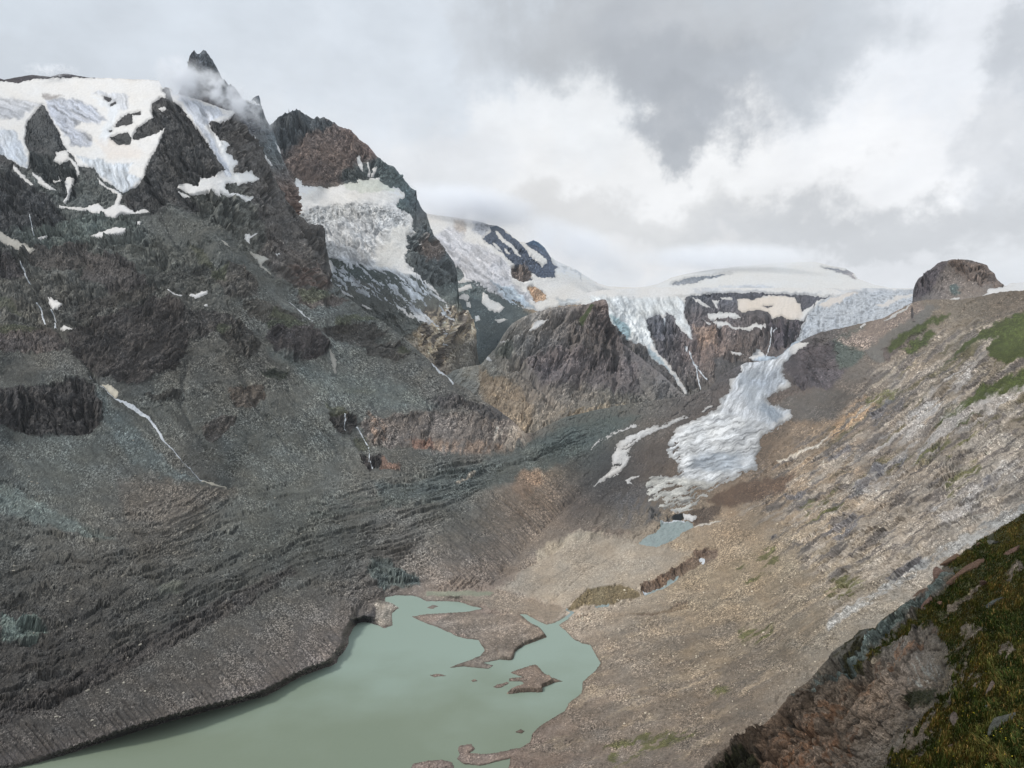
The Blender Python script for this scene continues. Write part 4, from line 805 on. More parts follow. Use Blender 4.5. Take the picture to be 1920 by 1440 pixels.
# split the ground into its plain parts
mt = sdf([(-300,-50),(625,-50),(625,500),(990,812),(985,845),(860,850),(760,880),(560,905),(430,915),(330,960),(200,985),(60,930),(-300,830)], cx, cy, 500)
rt = sdf([(2100,400),(2100,1600),(900,1600),(960,1425),(1060,1335),(1092,1285),(1128,1243),(1100,1205),(1070,1160),(1200,1125),(1290,1070),(1345,1035),(1300,985),(1300,960),(1420,885),(1435,815),(1492,783),(1440,752),(1488,725),(1470,690),(1470,640),(1490,500)], cx, cy, 900)
M1 = (mt > 0) & ~isl_done; M2 = (rt > 0) & ~M1 & ~isl_done; M3 = ~M1 & ~M2 & ~isl_done
shore = sdf([(780,1095),(930,1085),(1040,1000),(1120,985),(1210,1000),(1310,990),(1400,1000),(1300,1110),(1130,1300),(700,1300),(700,1120)], cx, cy, 300)
M4 = M3 & (shore > 0); M3 = M3 & ~M4
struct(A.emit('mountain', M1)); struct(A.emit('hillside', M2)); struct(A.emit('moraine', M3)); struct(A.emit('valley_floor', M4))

def flush_snow():
    for s, w, m, name, label, cat, group, col in SM:
        C = s.I[w]
        if col is not None: C = C * (alb(col) / alb(SNOW))
        C = C * (.72 + .28 * sstep(m / 4.5))[..., None]      # grit at the thin rim
        o = s.overlay(name, m, C, M_SNOW, hmax=1.2 if name != 'snow_patch' else .8, w=w)
        if o is None: print('EMPTY', label); continue
        if label: tag(o, label, cat, group)
        else: struct(o)
    SM.clear()
flush_snow()
# lake and other water
M_LAKE = water_material('milky_water', (110,123,107), rough=.4, bump=.12, bscale=.25, tint=(119,127,109), far=(134,149,138))
def flat_poly(name, poly, zz, mat):
    V = np.array([((px - 960) / F * lake_z(px, py, zz), lake_z(px, py, zz), zz) for px, py in poly], f32)
    me = bpy.data.meshes.new(name); me.from_pydata([tuple(map(float, v)) for v in V], [], [list(range(len(V)))]); me.materials.append(mat)
    o = bpy.data.objects.new(name, me); COL.objects.link(o); return o
struct(flat_poly('lake', [(-260,1540),(-100,1400),(300,1290),(600,1190),(640,1125),(760,1095),(1000,1100),(1100,1140),(1140,1180),(1180,1260),(1100,1380),(1010,1420),(957,1404),(954,1540)], 0.0, M_LAKE))
M_RIV = water_material('river_water', (128,140,138), rough=.3, bump=.3, bscale=.8)
M_FOAM = attr_material('white_water', rough=.5, fine=.25, scale=.8)
def watery(s, name, m, mat, label=None, cat=None, col=(184,188,192), hmax=.5, group=None, w=None):
    o = s.overlay(name, m, alb(col), mat, hmax=hmax, k=.45, w=w)
    if o is None: print('EMPTY', name, label); return
    if label: tag(o, label, cat, group)
    else: struct(o)
wX = A.PX + A.wx * 3; wY = A.PY + A.wy * 2
watery(A, 'river', sdf([(1197,1018),(1212,1006),(1228,1000),(1240,988),(1238,978),(1262,975),(1298,980),(1300,988),(1275,1002),(1250,1018),(1236,1025),(1212,1023)], wX, wY), M_RIV)
def stream(s, name, lines, width, label=None, cat=None, mat=None, col=(184,188,192), warp=2, brk=.0, group=None, h=.5):
    w = s.win([q for l in lines for q in l], 8)
    X, Y = s.warped(w, warp * 1.5); m = np.full(X.shape, -30., f32)
    for ln in lines: m = np.maximum(m, width - ldist(ln, X, Y))
    if brk: m = m - brk * (fbm(X / 5, Y / 5, 3, 611) + .15) * 3
    watery(s, name, m, mat or M_FOAM, label, cat, col, h, group, w)
stream(A, 'stream', [[(1210,1112),(1222,1106),(1242,1102),(1262,1090),(1270,1082)]], 2.6, mat=M_RIV, warp=1)
stream(A, 'stream', [[(1118,1136),(1140,1134)],[(1064,1143),(1074,1147),(1070,1152),(1060,1160)]], 2.6, mat=M_RIV, warp=1)
stream(A, 'stream', [[(1025,1178),(1040,1188),(1062,1198)]], 4, mat=M_RIV, warp=1)
stream(A, 'foam', [[(1207,1110),(1222,1105),(1240,1101),(1252,1096),(1262,1090),(1268,1084)]], 1.5, 'white water in the stream under the brown gorge wall', 'white water', warp=1)
stream(A, 'foam', [[(1120,1135),(1130,1135),(1138,1134)]], 1.5, 'short white water under the olive brown undercut bank', 'white water', warp=1)
stream(A, 'waterfall', [[(1313,1048),(1320,1052),(1318,1056)]], 2.8, 'short white waterfall dropping into the brown gorge', 'waterfall', warp=1)
stream(A, 'waterfall', [[(168,700),(180,712),(197,727),(212,742),(232,752),(250,762),(272,780),(282,788),(292,797),(300,810),(308,823),(325,842),(338,858),(352,872),(365,885),(378,897),(395,903)], [(232,752),(258,772),(277,785),(293,800)], [(300,810),(303,820),(316,832)]], 1.5, 'longest white waterfall running down the left scree to a cream snow tongue', 'waterfall', brk=.35)
stream(A, 'waterfall', [[(38,490),(42,498),(46,510),(48,518),(55,528)]], 1.3, 'highest short cascade beside the long grey snow tongue', 'waterfall', brk=.25)
stream(A, 'waterfall', [[(68,565),(74,575),(80,585),(80,595),(84,605)],[(98,585),(101,595),(100,610)]], 1.4, 'stepped waterfall left of the boot shaped snow patch', 'waterfall', brk=.25)
stream(A, 'waterfall', [[(56,405),(60,425),(64,442)]], .9, 'hair thin waterfall on the teal grey cliff at far left', 'waterfall', brk=.15)
stream(A, 'waterfall', [[(788,655),(800,668),(812,682),(825,695),(840,706),(850,718)],[(830,697),(845,702),(852,715)]], 1.3, 'waterfall descending beside the ochre rocks in the middle valley', 'waterfall', brk=.3)
stream(A, 'waterfall', [[(646,775),(648,790),(648,808)]], .9, 'thin waterfall streak on the small black cliff', 'waterfall', brk=.2)
stream(A, 'waterfall', [[(668,800),(680,818),(690,835),(693,850),(692,862),(700,878)]], .8, 'fine stream thread below the small black cliff', 'waterfall', brk=.3)
stream(A, 'foam', [[(1240,978),(1262,976),(1285,978)],[(1245,985),(1265,984)]], 1.6, 'white rapids where the river leaves the glacier snout', 'rapids', brk=.4)
print('A done', time.time() - T0)
# ================================================================== summit horn and ridge behind the near crest
def snowlist(s, items, group=None):
    for lab, p in items: patch(s, 'snow_patch', lab, 'snow patch', [p], group=group, warp=1.5)
Pk = Sheet(318, 560, [(318,215),(328,190),(340,160),(350,130),(355,106),(359,98),(364,94),(369,101),(374,101),(381,95),(388,100),(398,112),(408,130),(416,145),(428,158),(432,157),(442,163),(450,177),(455,187),(463,188),(470,190),(474,184),(480,180),(487,178),(488,198),(493,206),(500,225),(511,242),(519,262),(530,300),(545,330),(556,350)],
 [(318,240),(400,250),(430,265),(470,300),(490,330),(515,380),(545,420),(560,440)],
 [(355,100,3100),(330,190,3080),(375,140,3080),(430,200,3050),(490,185,3350),(550,340,3550),(500,300,3250),(440,160,3150),(520,250,3500),(480,250,3200),(420,250,2980)], seed=3, topn=1.6)
Pk.base_colour([(360,110,(78,80,84)),(400,150,(76,78,80)),(450,200,(84,86,90)),(490,230,(88,92,96)),(510,300,(80,84,84)),(540,340,(96,88,84)),(470,260,(82,82,84))])
Pk.zone([(340,80),(570,80),(570,440),(340,440)], f=5, ang=62, Ar=1.0, Ai=1.1, Cs=.25)
icecol(Pk)
snowlist(Pk, [('tiny curved snow cornice below the pointed tooth on the summit ridge', [(454,185),(466,186),(478,189),(489,197),(480,197),(462,191)]),
 ('upper left of the two thin snow gullies on the wall right of the summit', [(475,252),(490,275),(512,310),(508,312),(496,290),(480,265)]),
 ('right hand thin snow gully on the wall beside the brown peak', [(515,262),(522,274),(529,282),(541,315),(534,308),(524,286)])], 'snow gullies of the summit ridge')
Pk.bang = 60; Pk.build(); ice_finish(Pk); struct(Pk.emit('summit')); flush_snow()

# ================================================================== B: brown peak with its hanging glacier and long rib
B = Sheet(495, 915, [(495,245),(505,236),(515,226),(525,219),(540,212),(553,206),(556,203),(565,210),(580,217),(588,222),(594,217),(600,222),(606,219),(620,226),(640,238),(658,243),(675,262),(690,272),(705,290),(720,304),(740,314),(755,332),(770,352),(781,356),(776,362),(785,378),(792,392),(800,400),(803,412),(812,438),(825,456),(840,475),(852,492),(857,510),(861,560),(868,577),(878,580),(884,592),(892,612),(894,650),(900,690),(908,760),(915,800)],
 [(495,400),(560,560),(640,640),(740,700),(820,780),(880,830),(920,860)],
 [(560,210,4300),(650,240,4250),(780,355,4350),(855,495,4150),(600,350,4080),(720,340,4080),(560,340,3980),(650,400,3880),(740,400,3930),(620,450,3720),(700,480,3620),(790,450,3900),(800,530,3650),(700,560,3250),(780,600,3150),(850,600,3550),(870,540,3900),(860,700,3400),(880,740,3300),(650,540,3300),(900,700,3480),(950,740,3400),(700,640,3000),(1000,800,2900)], seed=5, topn=lambda x: np.where(x < 665, 2.2, np.where(x > 862, 4.0, 1.3)))
B.base_colour([(530,240,(86,90,92)),(570,230,(84,88,90)),(600,280,(110,98,92)),(650,280,(112,98,92)),(700,300,(104,92,88)),(740,330,(82,92,94)),(700,350,(84,92,88)),(780,390,(82,88,90)),(560,320,(96,88,84)),(820,460,(92,88,86)),(810,500,(76,82,82)),(700,560,(84,90,88)),(820,640,(150,140,125)),(760,630,(110,108,102)),(850,700,(120,114,106)),(900,680,(92,94,90)),(870,560,(84,92,90))])
B.zone([(500,200),(620,215),(780,350),(770,370),(700,360),(560,350),(530,320)], f=12, ang=128, Ar=1.0, Ai=.9, Cs=.28)
B.zone([(500,240),(560,204),(640,232),(560,262),(545,290),(530,280)], (80,84,86), f=8, ang=70, Ar=1.3, Ai=1.2)
B.zone([(545,275),(600,240),(660,240),(700,290),(680,330),(640,345),(560,345),(535,300)], (110,97,90), f=12, ang=130, Ar=1.0, Cs=.32, amt=.8)
B.zone([(640,320),(720,290),(770,350),(760,360),(700,335),(640,350)], (78,88,88), f=14, amt=.8)
B.zone([(760,460),(800,400),(860,500),(855,525),(810,538),(780,520),(757,490)], (80,84,84), f=8, ang=60, Ar=1.3, Ai=1.3)
B.zone([(790,440),(820,450),(830,480),(800,490),(780,470)], (104,90,82), f=10, amt=.6)
B.zone([(770,620),(800,580),(850,575),(895,585),(890,640),(850,650),(830,680),(800,670)], (166,154,136), f=8, Ar=1.2, Ai=1.8, ang=120, Cs=.4)
B.zone([(770,600),(800,575),(895,560),(900,760),(860,720),(800,670)], (70,66,64), f=12, warp=9, thr=(115,1.8,.0), amt=.9, Ar=1.6, Ai=2.2)
B.zone([(840,640),(900,620),(900,760),(850,715)], (108,104,96), f=14, amt=.6)
B.zone([(600,520),(700,530),(800,600),(760,640),(640,560)], (90,92,88), f=10, ang=50, Ar=.8)
icecol(B)
ICEB = [(530,347),(540,343),(550,350),(555,335),(565,336),(567,348),(590,350),(625,350),(632,345),(665,341),(702,335),(712,332),(718,345),(747,350),(760,367),(745,385),(772,397),(775,410),(777,440),(765,460),(760,492),(790,518),(812,538),(830,560),(845,585),(850,600),(820,612),(780,600),(740,575),(700,560),(660,545),(640,540),(620,532),(612,500),(605,478),(608,455),(600,440),(580,420),(558,400),(540,375)]
patch(B, 'glacier', None, None, [ICEB], [[(748,375),(758,372),(768,390),(772,398),(755,394),(746,388)], [(765,440),(778,445),(775,455),(765,458)]],
      thr=[([(600,480),(660,480),(700,500),(760,510),(800,530),(860,600),(800,620),(700,570),(610,545)], 50, 1.5, -.03, 9), ([(660,505),(720,510),(740,560),(660,540)], 45, 1.5, .12, 9)], Ar=.5, Ai=.5, rag=(40, 9))
icezone(B, [(560,405),(600,385),(690,380),(760,400),(775,440),(700,520),(640,520),(600,470)], (216,216,214), f=14, Ar=1.5, Ai=2.4, contrast=.6, freq=1.2)
icezone(B, [(620,480),(700,490),(800,530),(850,600),(700,570),(620,540)], (186,192,198), f=14, ang=50, Ar=.5, Ai=.5, contrast=.4)
icezone(B, [(530,347),(715,335),(760,365),(745,380),(660,378),(560,392)], (232,229,224), f=10, ang=25, Ar=.15, Ai=.25, contrast=.07)
icezone(B, [(712,430),(770,420),(760,500),(700,500)], (228,224,216), f=10, Ar=.2, Ai=.3, contrast=.05, amt=.8)
icezone(B, [(640,343),(715,338),(745,355),(700,362),(650,358)], (206,210,196), f=5, Ar=.3, contrast=.1, amt=.7)
icezone(B, [(600,430),(660,400),(740,420),(700,500),(640,500)], (206,207,209), f=20, amt=.5, ang=40, Ar=1.4, Ai=2.0, contrast=.7)
snowlist(B, [('small snow patch in the middle of the dark rock rib', [(778,462),(786,459),(788,466),(780,468)]),
 ('left upright snow streak high on the brown peak', [(668,295),(675,293),(680,308),(680,322),(674,318),(670,305)]),
 ('middle snow thread high on the brown peak', [(688,306),(691,300),(693,318),(695,332),(689,334),(690,318)]),
 ('right ragged snow scrap high on the brown peak', [(698,315),(708,314),(702,325),(702,331),(696,331)]),
 ('upright snow slip below the dark ridge at the lower edge of the middle glacier', [(612,485),(622,490),(629,508),(622,514),(614,505)]),
 ('curved rim of snow along the foot of the dark ridge', [(620,533),(640,543),(660,555),(664,560),(640,551),(622,541)]),
 ('short snow dash on the dark scree below the middle glacier', [(678,570),(697,580),(692,582),(680,575)]),
 ('snow fleck on top of the ochre crag', [(826,586),(836,582),(838,590),(830,592)])])
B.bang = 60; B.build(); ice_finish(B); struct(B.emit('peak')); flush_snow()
stream(B, 'waterfall', [[(830,605),(832,625),(835,650)]], 1.1, 'thin waterfall on the ochre crag in mid valley', 'waterfall', brk=.2)

# ================================================================== D: right hand ice fall, slate ridge and snow saddle
D = Sheet(765, 1420, [(765,395),(790,400),(815,404),(850,408),(880,413),(905,418),(918,423),(932,423),(945,430),(960,443),(973,453),(985,456),(1000,450),(1010,454),(1022,465),(1032,482),(1040,489),(1060,498),(1080,507),(1100,520),(1120,532),(1140,538),(1180,540),(1250,540),(1420,541)],
 [(765,640),(850,680),(880,790),(1000,790),(1060,640),(1110,600),(1150,575),(1420,560)],
 [(790,400,6300),(900,410,6600),(930,430,6100),(1020,460,6200),(850,450,5600),(850,520,5000),(960,500,5400),(1040,500,6000),(1120,535,7600),(1000,550,5250),(1000,585,4950),(1100,560,5700),(900,600,4350),(950,650,4150),(900,540,4750),(1200,542,7600),(850,600,3900),(900,700,3750),(1400,545,7800),(900,780,3300),(1000,780,3500),(1200,600,5600)], seed=7, topn=1.0)
D.base_colour([(880,450,(90,98,108)),(950,460,(78,88,100)),(1020,480,(80,88,100)),(980,510,(98,90,88)),(930,570,(84,92,92)),(900,620,(84,94,94)),(950,610,(80,92,94)),(870,700,(92,94,90)),(1000,550,(150,130,108)),(1200,560,(120,114,110)),(860,540,(100,108,106))])
D.zone([(900,440),(940,420),(1050,490),(1040,525),(960,530)], (76,84,98), f=6, ang=50, Ar=.8, Ai=.7)
D.zone([(958,495),(985,490),(1000,520),(985,530),(962,520)], (104,94,88), f=6, ang=80, Ar=1.3)
D.zone([(985,538),(1000,534),(1028,552),(1026,568),(1000,568)], (158,134,112), f=4, Ar=2.0, Ai=2.0)
D.zone([(840,560),(960,560),(1000,590),(930,640),(920,690),(840,690)], (86,94,94), f=12, Ar=.2, Ai=.4, ang=50)
icecol(D, (228,224,218))
ROCKD = [[(907,447),(920,436),(920,426),(932,423),(950,437),(972,452),(985,467),(995,480),(1017,500),(1025,492),(1025,485),(1035,490),(1045,502),(1039,505),(1039,522),(1022,520),(1010,520),(997,512),(997,525),(980,527),(962,520),(959,500),(967,497),(945,477),(925,462),(910,455)],
 [(985,455),(1000,445),(1012,453),(1025,466),(1032,480),(1036,493),(1024,488),(1020,480),(1008,470),(990,462)], [(989,540),(997,535),(1022,550),(1026,562),(1005,567),(995,553)], [(835,500),(860,500),(870,520),(862,528),(845,524)]]
patch(D, 'glacier', None, None, [[(760,380),(1430,380),(1430,620),(1090,620),(1088,571),(1050,573),(1010,583),(990,580),(970,575),(950,562),(930,552),(905,541),(885,529),(850,531),(828,528),(800,540),(760,500)]], ROCKD, thr=[([(880,520),(940,530),(1000,560),(1010,590),(940,580),(880,545)], 45, 1.4, -.1, 8)], Ar=.25, Ai=.3)
icezone(D, [(835,425),(870,420),(870,450),(920,470),(960,500),(958,530),(1000,560),(960,570),(880,530),(840,500),(810,450)], (204,202,204), f=12, ang=40, Ar=.8, Ai=1.1, contrast=.3)
icezone(D, [(850,412),(872,415),(870,440),(850,430)], (196,182,168), f=8, amt=.8, contrast=.2)
icezone(D, [(890,410),(935,420),(905,445),(885,435)], (176,178,184), f=8, contrast=.4, Ar=.6)
icezone(D, [(920,530),(960,540),(1005,582),(960,572)], (188,200,210), f=8, ang=42, contrast=.3, Ar=.5)
icezone(D, [(1040,560),(1085,562),(1080,572),(1050,572)], (196,200,202), f=5, ang=10, contrast=.3)
icezone(D, [(1040,495),(1065,500),(1060,515),(1048,508)], (190,194,198), f=4, ang=45, contrast=.3, amt=.7)
icezone(D, [(1072,505),(1090,515),(1090,525),(1076,515)], (180,184,188), f=4, ang=45, contrast=.3, amt=.7)
SG = 'snow strips and patches around the slate ridge'
snowlist(D, [('long snow strip down the middle of the slate blue ridge', [(926,429),(940,441),(955,456),(972,470),(979,484),(970,480),(955,466),(935,446)]),
 ('short snow wedge at the left side of the slate blue ridge', [(922,456),(930,455),(943,473),(930,466)]),
 ('small pointed snow fleck between the strips of the slate ridge', [(945,465),(950,467),(960,481),(950,474)]),
 ('large curved snow patch on the dark scree under the right ice fall', [(906,547),(915,552),(920,563),(935,568),(946,577),(935,586),(915,581),(903,567)]),
 ('upper snow patch on the dark scree left of the curved patch', [(855,560),(870,550),(880,555),(877,565),(860,560)]),
 ('small snow patch hanging below the upper scree patch', [(873,565),(880,566),(884,577),(875,574)]),
 ('flat snow patch under the dark rib foot', [(845,545),(860,541),(882,532),(886,540),(862,548),(846,547)]),
 ('forked snow patch touching the foot of the dark rib', [(812,535),(825,532),(845,552),(835,550),(826,545)]),
 ('long slanting snow line on the scree above the ochre crag', [(822,552),(835,564),(850,582),(866,588),(848,585),(834,570)]),
 ('small snow patch on the blue grey scree by the crag', [(927,600),(945,596),(951,600),(935,606)]),
 ('snow fleck beside the ochre crag on its right', [(890,592),(898,592),(900,600),(892,603)]),
 ('thin snow line above the left end of the pyramid ridge', [(970,604),(990,602),(985,607),(972,607)])], SG)
D.bang = 50; D.build(); ice_finish(D); struct(D.emit('ridge')); flush_snow()

# ================================================================== F: head wall, ice falls and firn plateau
Fw = Sheet(1050, 1780, [(1050,572),(1075,566),(1090,554),(1110,548),(1130,545),(1160,543),(1200,541),(1290,540),(1400,541),(1600,541),(1780,543)], [(1050,680),(1150,760),(1290,790),(1400,760),(1500,760),(1780,640)],
 [(1150,560,5600),(1285,560,6000),(1120,550,6000),(1200,545,6600),(1400,547,6700),(1600,545,6400),(1720,545,6200),(1300,640,5050),(1200,640,4950),(1250,690,4550),(1290,745,4050),(1330,735,4050),(1400,685,4550),(1450,680,4620),(1420,600,5550),(1500,640,4850),(1550,590,5450),(1650,590,5050),(1720,570,5300),(1350,640,5150),(1480,720,4350),(1400,740,4250),(1420,560,6000),(1080,600,5200),(1150,700,4500),(1760,620,4600)], seed=9, topn=.6)
Fw.base_colour([(1150,630,(108,106,106)),(1180,670,(104,98,96)),(1160,720,(100,96,94)),(1220,660,(98,94,96)),(1230,690,(104,100,98)),(1240,640,(88,88,94)),(1290,600,(96,90,90)),(1330,660,(120,104,96)),(1300,690,(100,92,90)),(1400,630,(106,96,92)),(1350,580,(84,82,86)),(1430,640,(96,88,86)),(1480,620,(92,86,86)),(1200,690,(108,102,98)),(1240,720,(104,98,96)),(1380,690,(94,88,84)),(1420,690,(100,92,86)),(1500,680,(84,78,80)),(1270,740,(92,90,86))])
Fw.zone([(1100,610),(1210,600),(1250,700),(1280,760),(1100,760)], (100,97,96), f=8, ang=70, Ar=1.3, Ai=1.8, Cs=.45)
Fw.zone([(1200,560),(1500,550),(1520,600),(1480,680),(1380,690),(1280,740),(1200,700)], f=8, ang=100, Ar=1.3, Ai=1.6, Cs=.5)
Fw.zone([(1320,548),(1440,548),(1450,556),(1400,562),(1330,560)], (66,66,72), f=4, Ar=1.4, ang=95)
Fw.zone([(1300,610),(1340,610),(1350,650),(1310,650)], (134,114,100), f=10, Ar=1.8, amt=.8)
Fw.zone([(1440,605),(1500,600),(1490,640),(1450,650)], (80,74,80), f=8, Ar=2.0, amt=.8)
Fw.zone([(1340,670),(1400,680),(1380,700),(1340,720)], (86,82,80), f=8, Ar=.3, Ai=.4)
icecol(Fw)
IF1 = [(1040,540),(1130,541),(1160,543),(1289,556),(1284,568),(1283,585),(1290,608),(1297,622),(1300,640),(1285,630),(1272,612),(1262,590),(1250,585),(1245,600),(1238,588),(1225,592),(1213,598),(1216,620),(1224,645),(1236,663),(1252,680),(1266,700),(1290,738),(1284,740),(1262,706),(1240,685),(1215,662),(1205,645),(1195,645),(1180,640),(1160,625),(1145,600),(1100,600),(1040,600)]
patch(Fw, 'glacier', None, None, [IF1, [(1040,530),(1800,530),(1800,552),(1540,556),(1500,553),(1440,551),(1400,549),(1340,549),(1320,552),(1285,556),(1200,560),(1040,560)],
      [(1530,562),(1560,555),(1610,544),(1790,544),(1790,600),(1700,600),(1655,612),(1630,615),(1600,620),(1570,624),(1540,632),(1515,640),(1500,652),(1494,668),(1495,690),(1440,700),(1400,690),(1440,680),(1460,668),(1475,655),(1490,640),(1500,620),(1505,605),(1518,588),(1528,572)]], warp=3, Ar=.2, Ai=.2)
icezone(Fw, [(1110,556),(1280,560),(1284,600),(1300,640),(1250,585),(1213,600),(1225,650),(1190,650),(1150,610),(1110,575)], (216,219,219), f=8, ang=60, Ar=1.3, Ai=2.6, contrast=.3)
icezone(Fw, [(1140,590),(1165,600),(1182,620),(1178,640),(1160,625)], (160,184,190), f=6, Ar=1.0, contrast=.4)
icezone(Fw, [(1215,650),(1235,670),(1290,740),(1262,706),(1215,662)], (180,196,204), f=4, Ar=.3, contrast=.2)
icezone(Fw, [(1540,560),(1610,546),(1790,546),(1790,600),(1655,610),(1600,618),(1540,630),(1500,650),(1480,660),(1505,605)], (198,203,209), f=8, Ar=1.9, Ai=3.2, contrast=.35, freq=1.0)
icezone(Fw, [(1535,572),(1560,558),(1600,547),(1612,548),(1570,570),(1545,578)], (224,214,204), f=4, Ar=.1, contrast=.05)
icezone(Fw, [(1640,572),(1690,556),(1720,552),(1700,562),(1650,578)], (220,214,208), f=4, Ar=.1, contrast=.05)
icezone(Fw, [(1300,542),(1540,550),(1520,556),(1440,551),(1300,549)], (186,188,192), f=4, ang=3, Ar=.1, Ai=.1, contrast=.25, amt=.7)
icezone(Fw, [(1560,543),(1800,543),(1800,548),(1600,550)], (190,194,200), f=4, ang=3, Ar=.2, Ai=.2, contrast=.3, amt=.6)
icezone(Fw, [(1460,655),(1500,640),(1500,700),(1400,700),(1400,682)], (186,198,210), f=8, ang=125, Ar=.4, contrast=.35)
CG = 'snowfields of the rock cirque between the two ice falls'
cir = [('largest snowfield hanging in the rock cirque between the ice falls', [(1382,562),(1400,559),(1412,562),(1440,554),(1465,555),(1492,557),(1495,567),(1502,572),(1502,585),(1520,575),(1527,567),(1525,580),(1507,600),(1490,600),(1475,597),(1465,592),(1447,599),(1440,585),(1420,580),(1390,587),(1384,580)]),
 ('middle band of snow left in the rock cirque', [(1326,589),(1350,587),(1377,585),(1389,595),(1372,596),(1340,600),(1330,600)]),
 ('lower winding band of snow across the rock cirque', [(1337,602),(1360,604),(1375,612),(1395,616),(1415,607),(1436,609),(1437,619),(1415,617),(1397,620),(1378,617),(1360,612),(1345,615)]),
 ('short snow wedge left of the winding snow band', [(1317,597),(1334,606),(1332,609),(1325,605)]),
 ('diagonal snow streak below the plateau edge at the left of the cirque', [(1295,557),(1308,561),(1320,567),(1337,581),(1325,576),(1308,567)]),
 ('forked snow scrap under the dark plateau cliff', [(1335,562),(1350,564),(1345,570),(1347,579),(1342,577)]),
 ('small flat snow patch high under the dark plateau cliff', [(1351,557),(1372,558),(1372,563),(1355,562)]),
 ('fan of avalanche snow at the foot of the cirque beside the glacier tongue', [(1402,671),(1417,666),(1420,656),(1426,656),(1435,667),(1456,669),(1442,677),(1410,677)]),
 ('broken snow dashes at the lower left of the cirque', [(1370,657),(1380,660),(1395,664),(1385,667),(1376,664)])]
for lab, p in cir: patch(Fw, 'snow_patch', lab, 'snow patch', [p], [[(1430,574),(1440,572),(1450,573),(1440,577)]] if 'largest' in lab else (), group=CG, warp=2.0)
icezone(Fw, [(1382,558),(1500,556),(1500,600),(1382,590)], (230,216,200), f=6, ang=100, Ar=.15, Ai=.2, contrast=.06, amt=.8)
Fw.bang = 95; Fw.build(); ice_finish(Fw); struct(Fw.emit('headwall')); flush_snow()
stream(Fw, 'waterfall', [[(1286,646),(1290,660),(1298,678),(1306,695),(1310,715),(1314,728)],[(1298,678),(1312,696),(1325,712)]], 1.2, 'twin thread waterfall beneath the left ice fall', 'waterfall', brk=.25)
stream(Fw, 'waterfall', [[(1448,618),(1446,632),(1442,650),(1437,664)],[(1455,612),(1450,625)]], 1.0, 'thin waterfall on the dark wall above the avalanche snow fan', 'waterfall', brk=.2)
stream(Fw, 'waterfall', [[(1242,588),(1247,600),(1248,610)]], 1.1, 'short waterfall in the notch of the left ice fall', 'waterfall', brk=.1)

# ================================================================== G: rounded snow mountain behind the plateau
G = Sheet(1130, 1760, [(1130,541),(1200,540),(1232,534),(1260,521),(1290,514),(1330,507),(1370,502),(1400,499),(1450,495),(1500,492),(1530,492),(1560,500),(1585,504),(1600,512),(1608,523),(1640,535),(1670,541),(1760,543)], [(1130,556),(1760,556)],
 [(1130,545,9000),(1300,515,10500),(1450,495,11500),(1450,540,9000),(1600,515,11000),(1700,545,9000),(1250,550,8600),(1400,555,8200)], seed=11, topn=.5, step=1.6, rowstep=1.0)
G.base_colour([(1300,525,(120,124,130)),(1580,505,(118,118,122)),(1450,520,(130,130,134))])
icecol(G, (228,226,222))
patch(G, 'snowfield', None, None, [[(1100,480),(1800,480),(1800,570),(1100,570)]], [[(1257,534),(1285,521),(1330,516),(1372,513),(1330,521),(1300,532),(1275,535)], [(1540,500),(1575,505),(1595,508),(1607,524),(1580,514)]], Ar=.1, Ai=.3)
icezone(G, [(1350,538),(1420,536),(1465,543),(1400,544),(1350,544)], (186,190,196), f=4, ang=5, contrast=.3, Ar=.1, Ai=.1, amt=.8)
G.build(); ice_finish(G); struct(G.emit('snow_mountain')); flush_snow()

# ================================================================== E: dark pyramid rock standing over the glacier
E = Sheet(838, 1305, [(838,704),(850,694),(870,688),(900,684),(908,677),(914,668),(930,652),(945,626),(960,606),(985,592),(1000,586),(1030,577),(1060,573),(1080,574),(1100,569),(1116,565),(1133,564),(1137,578),(1142,592),(1150,612),(1160,630),(1170,645),(1185,658),(1200,668),(1215,682),(1240,700),(1260,720),(1280,738),(1292,750),(1305,760)],
 [(838,790),(885,800),(985,850),(1060,825),(1200,800),(1305,790)],
 [(1133,565,4400),(1150,620,4300),(1090,580,4400),(1000,590,4250),(950,640,3850),(910,680,3500),(1130,650,4100),(1100,700,3750),(1000,700,3500),(1200,680,4050),(1280,742,3620),(1200,750,3300),(980,790,2700),(900,725,3150),(845,705,2980),(870,690,3150),(1060,790,2800),(1180,775,3150),(1250,770,3350),(1120,780,3000)], seed=13, topn=1.2, edge=16.0)
E.base_colour([(1000,600,(142,132,122)),(960,640,(134,126,116)),(1060,600,(128,116,108)),(1120,620,(104,88,82)),(1150,650,(96,84,80)),(1080,660,(112,100,92)),(1050,690,(98,90,90)),(1000,680,(100,94,92)),(930,700,(140,130,114)),(980,760,(156,136,114)),(1050,740,(122,110,98)),(1150,720,(104,98,90)),(1100,750,(124,112,98)),(1200,740,(112,106,98)),(1240,720,(112,106,104)),(1180,690,(108,100,98)),(1060,780,(138,124,106)),(980,800,(140,124,104)),(900,740,(120,114,104))], desat=.35, tint=(.98, 1.0, 1.0))
E.zone([(900,680),(960,600),(1100,570),(1080,640),(1000,680)], f=15, ang=130, Ar=.9, Ai=1.4, Cs=.3)
E.zone([(1060,620),(1120,570),(1135,565),(1170,645),(1200,690),(1130,700),(1080,700)], f=12, ang=88, Ar=1.1, Ai=.9, Cs=.25)
E.zone([(980,670),(1060,650),(1200,680),(1200,740),(1100,720),(1020,720)], (98,90,90), f=14, ang=110, Ar=1.6, Ai=1.7, Cs=.3, amt=.7)
E.zone([(1000,700),(1200,700),(1300,750),(1200,800),(1000,820),(960,800),(900,740),(900,690)], f=20, ang=125, Ar=.9, Ai=1.6, Cs=.35)
E.zone([(900,690),(960,710),(1000,770),(990,810),(960,800),(900,740)], (162,142,118), f=12, ang=125, amt=.6)
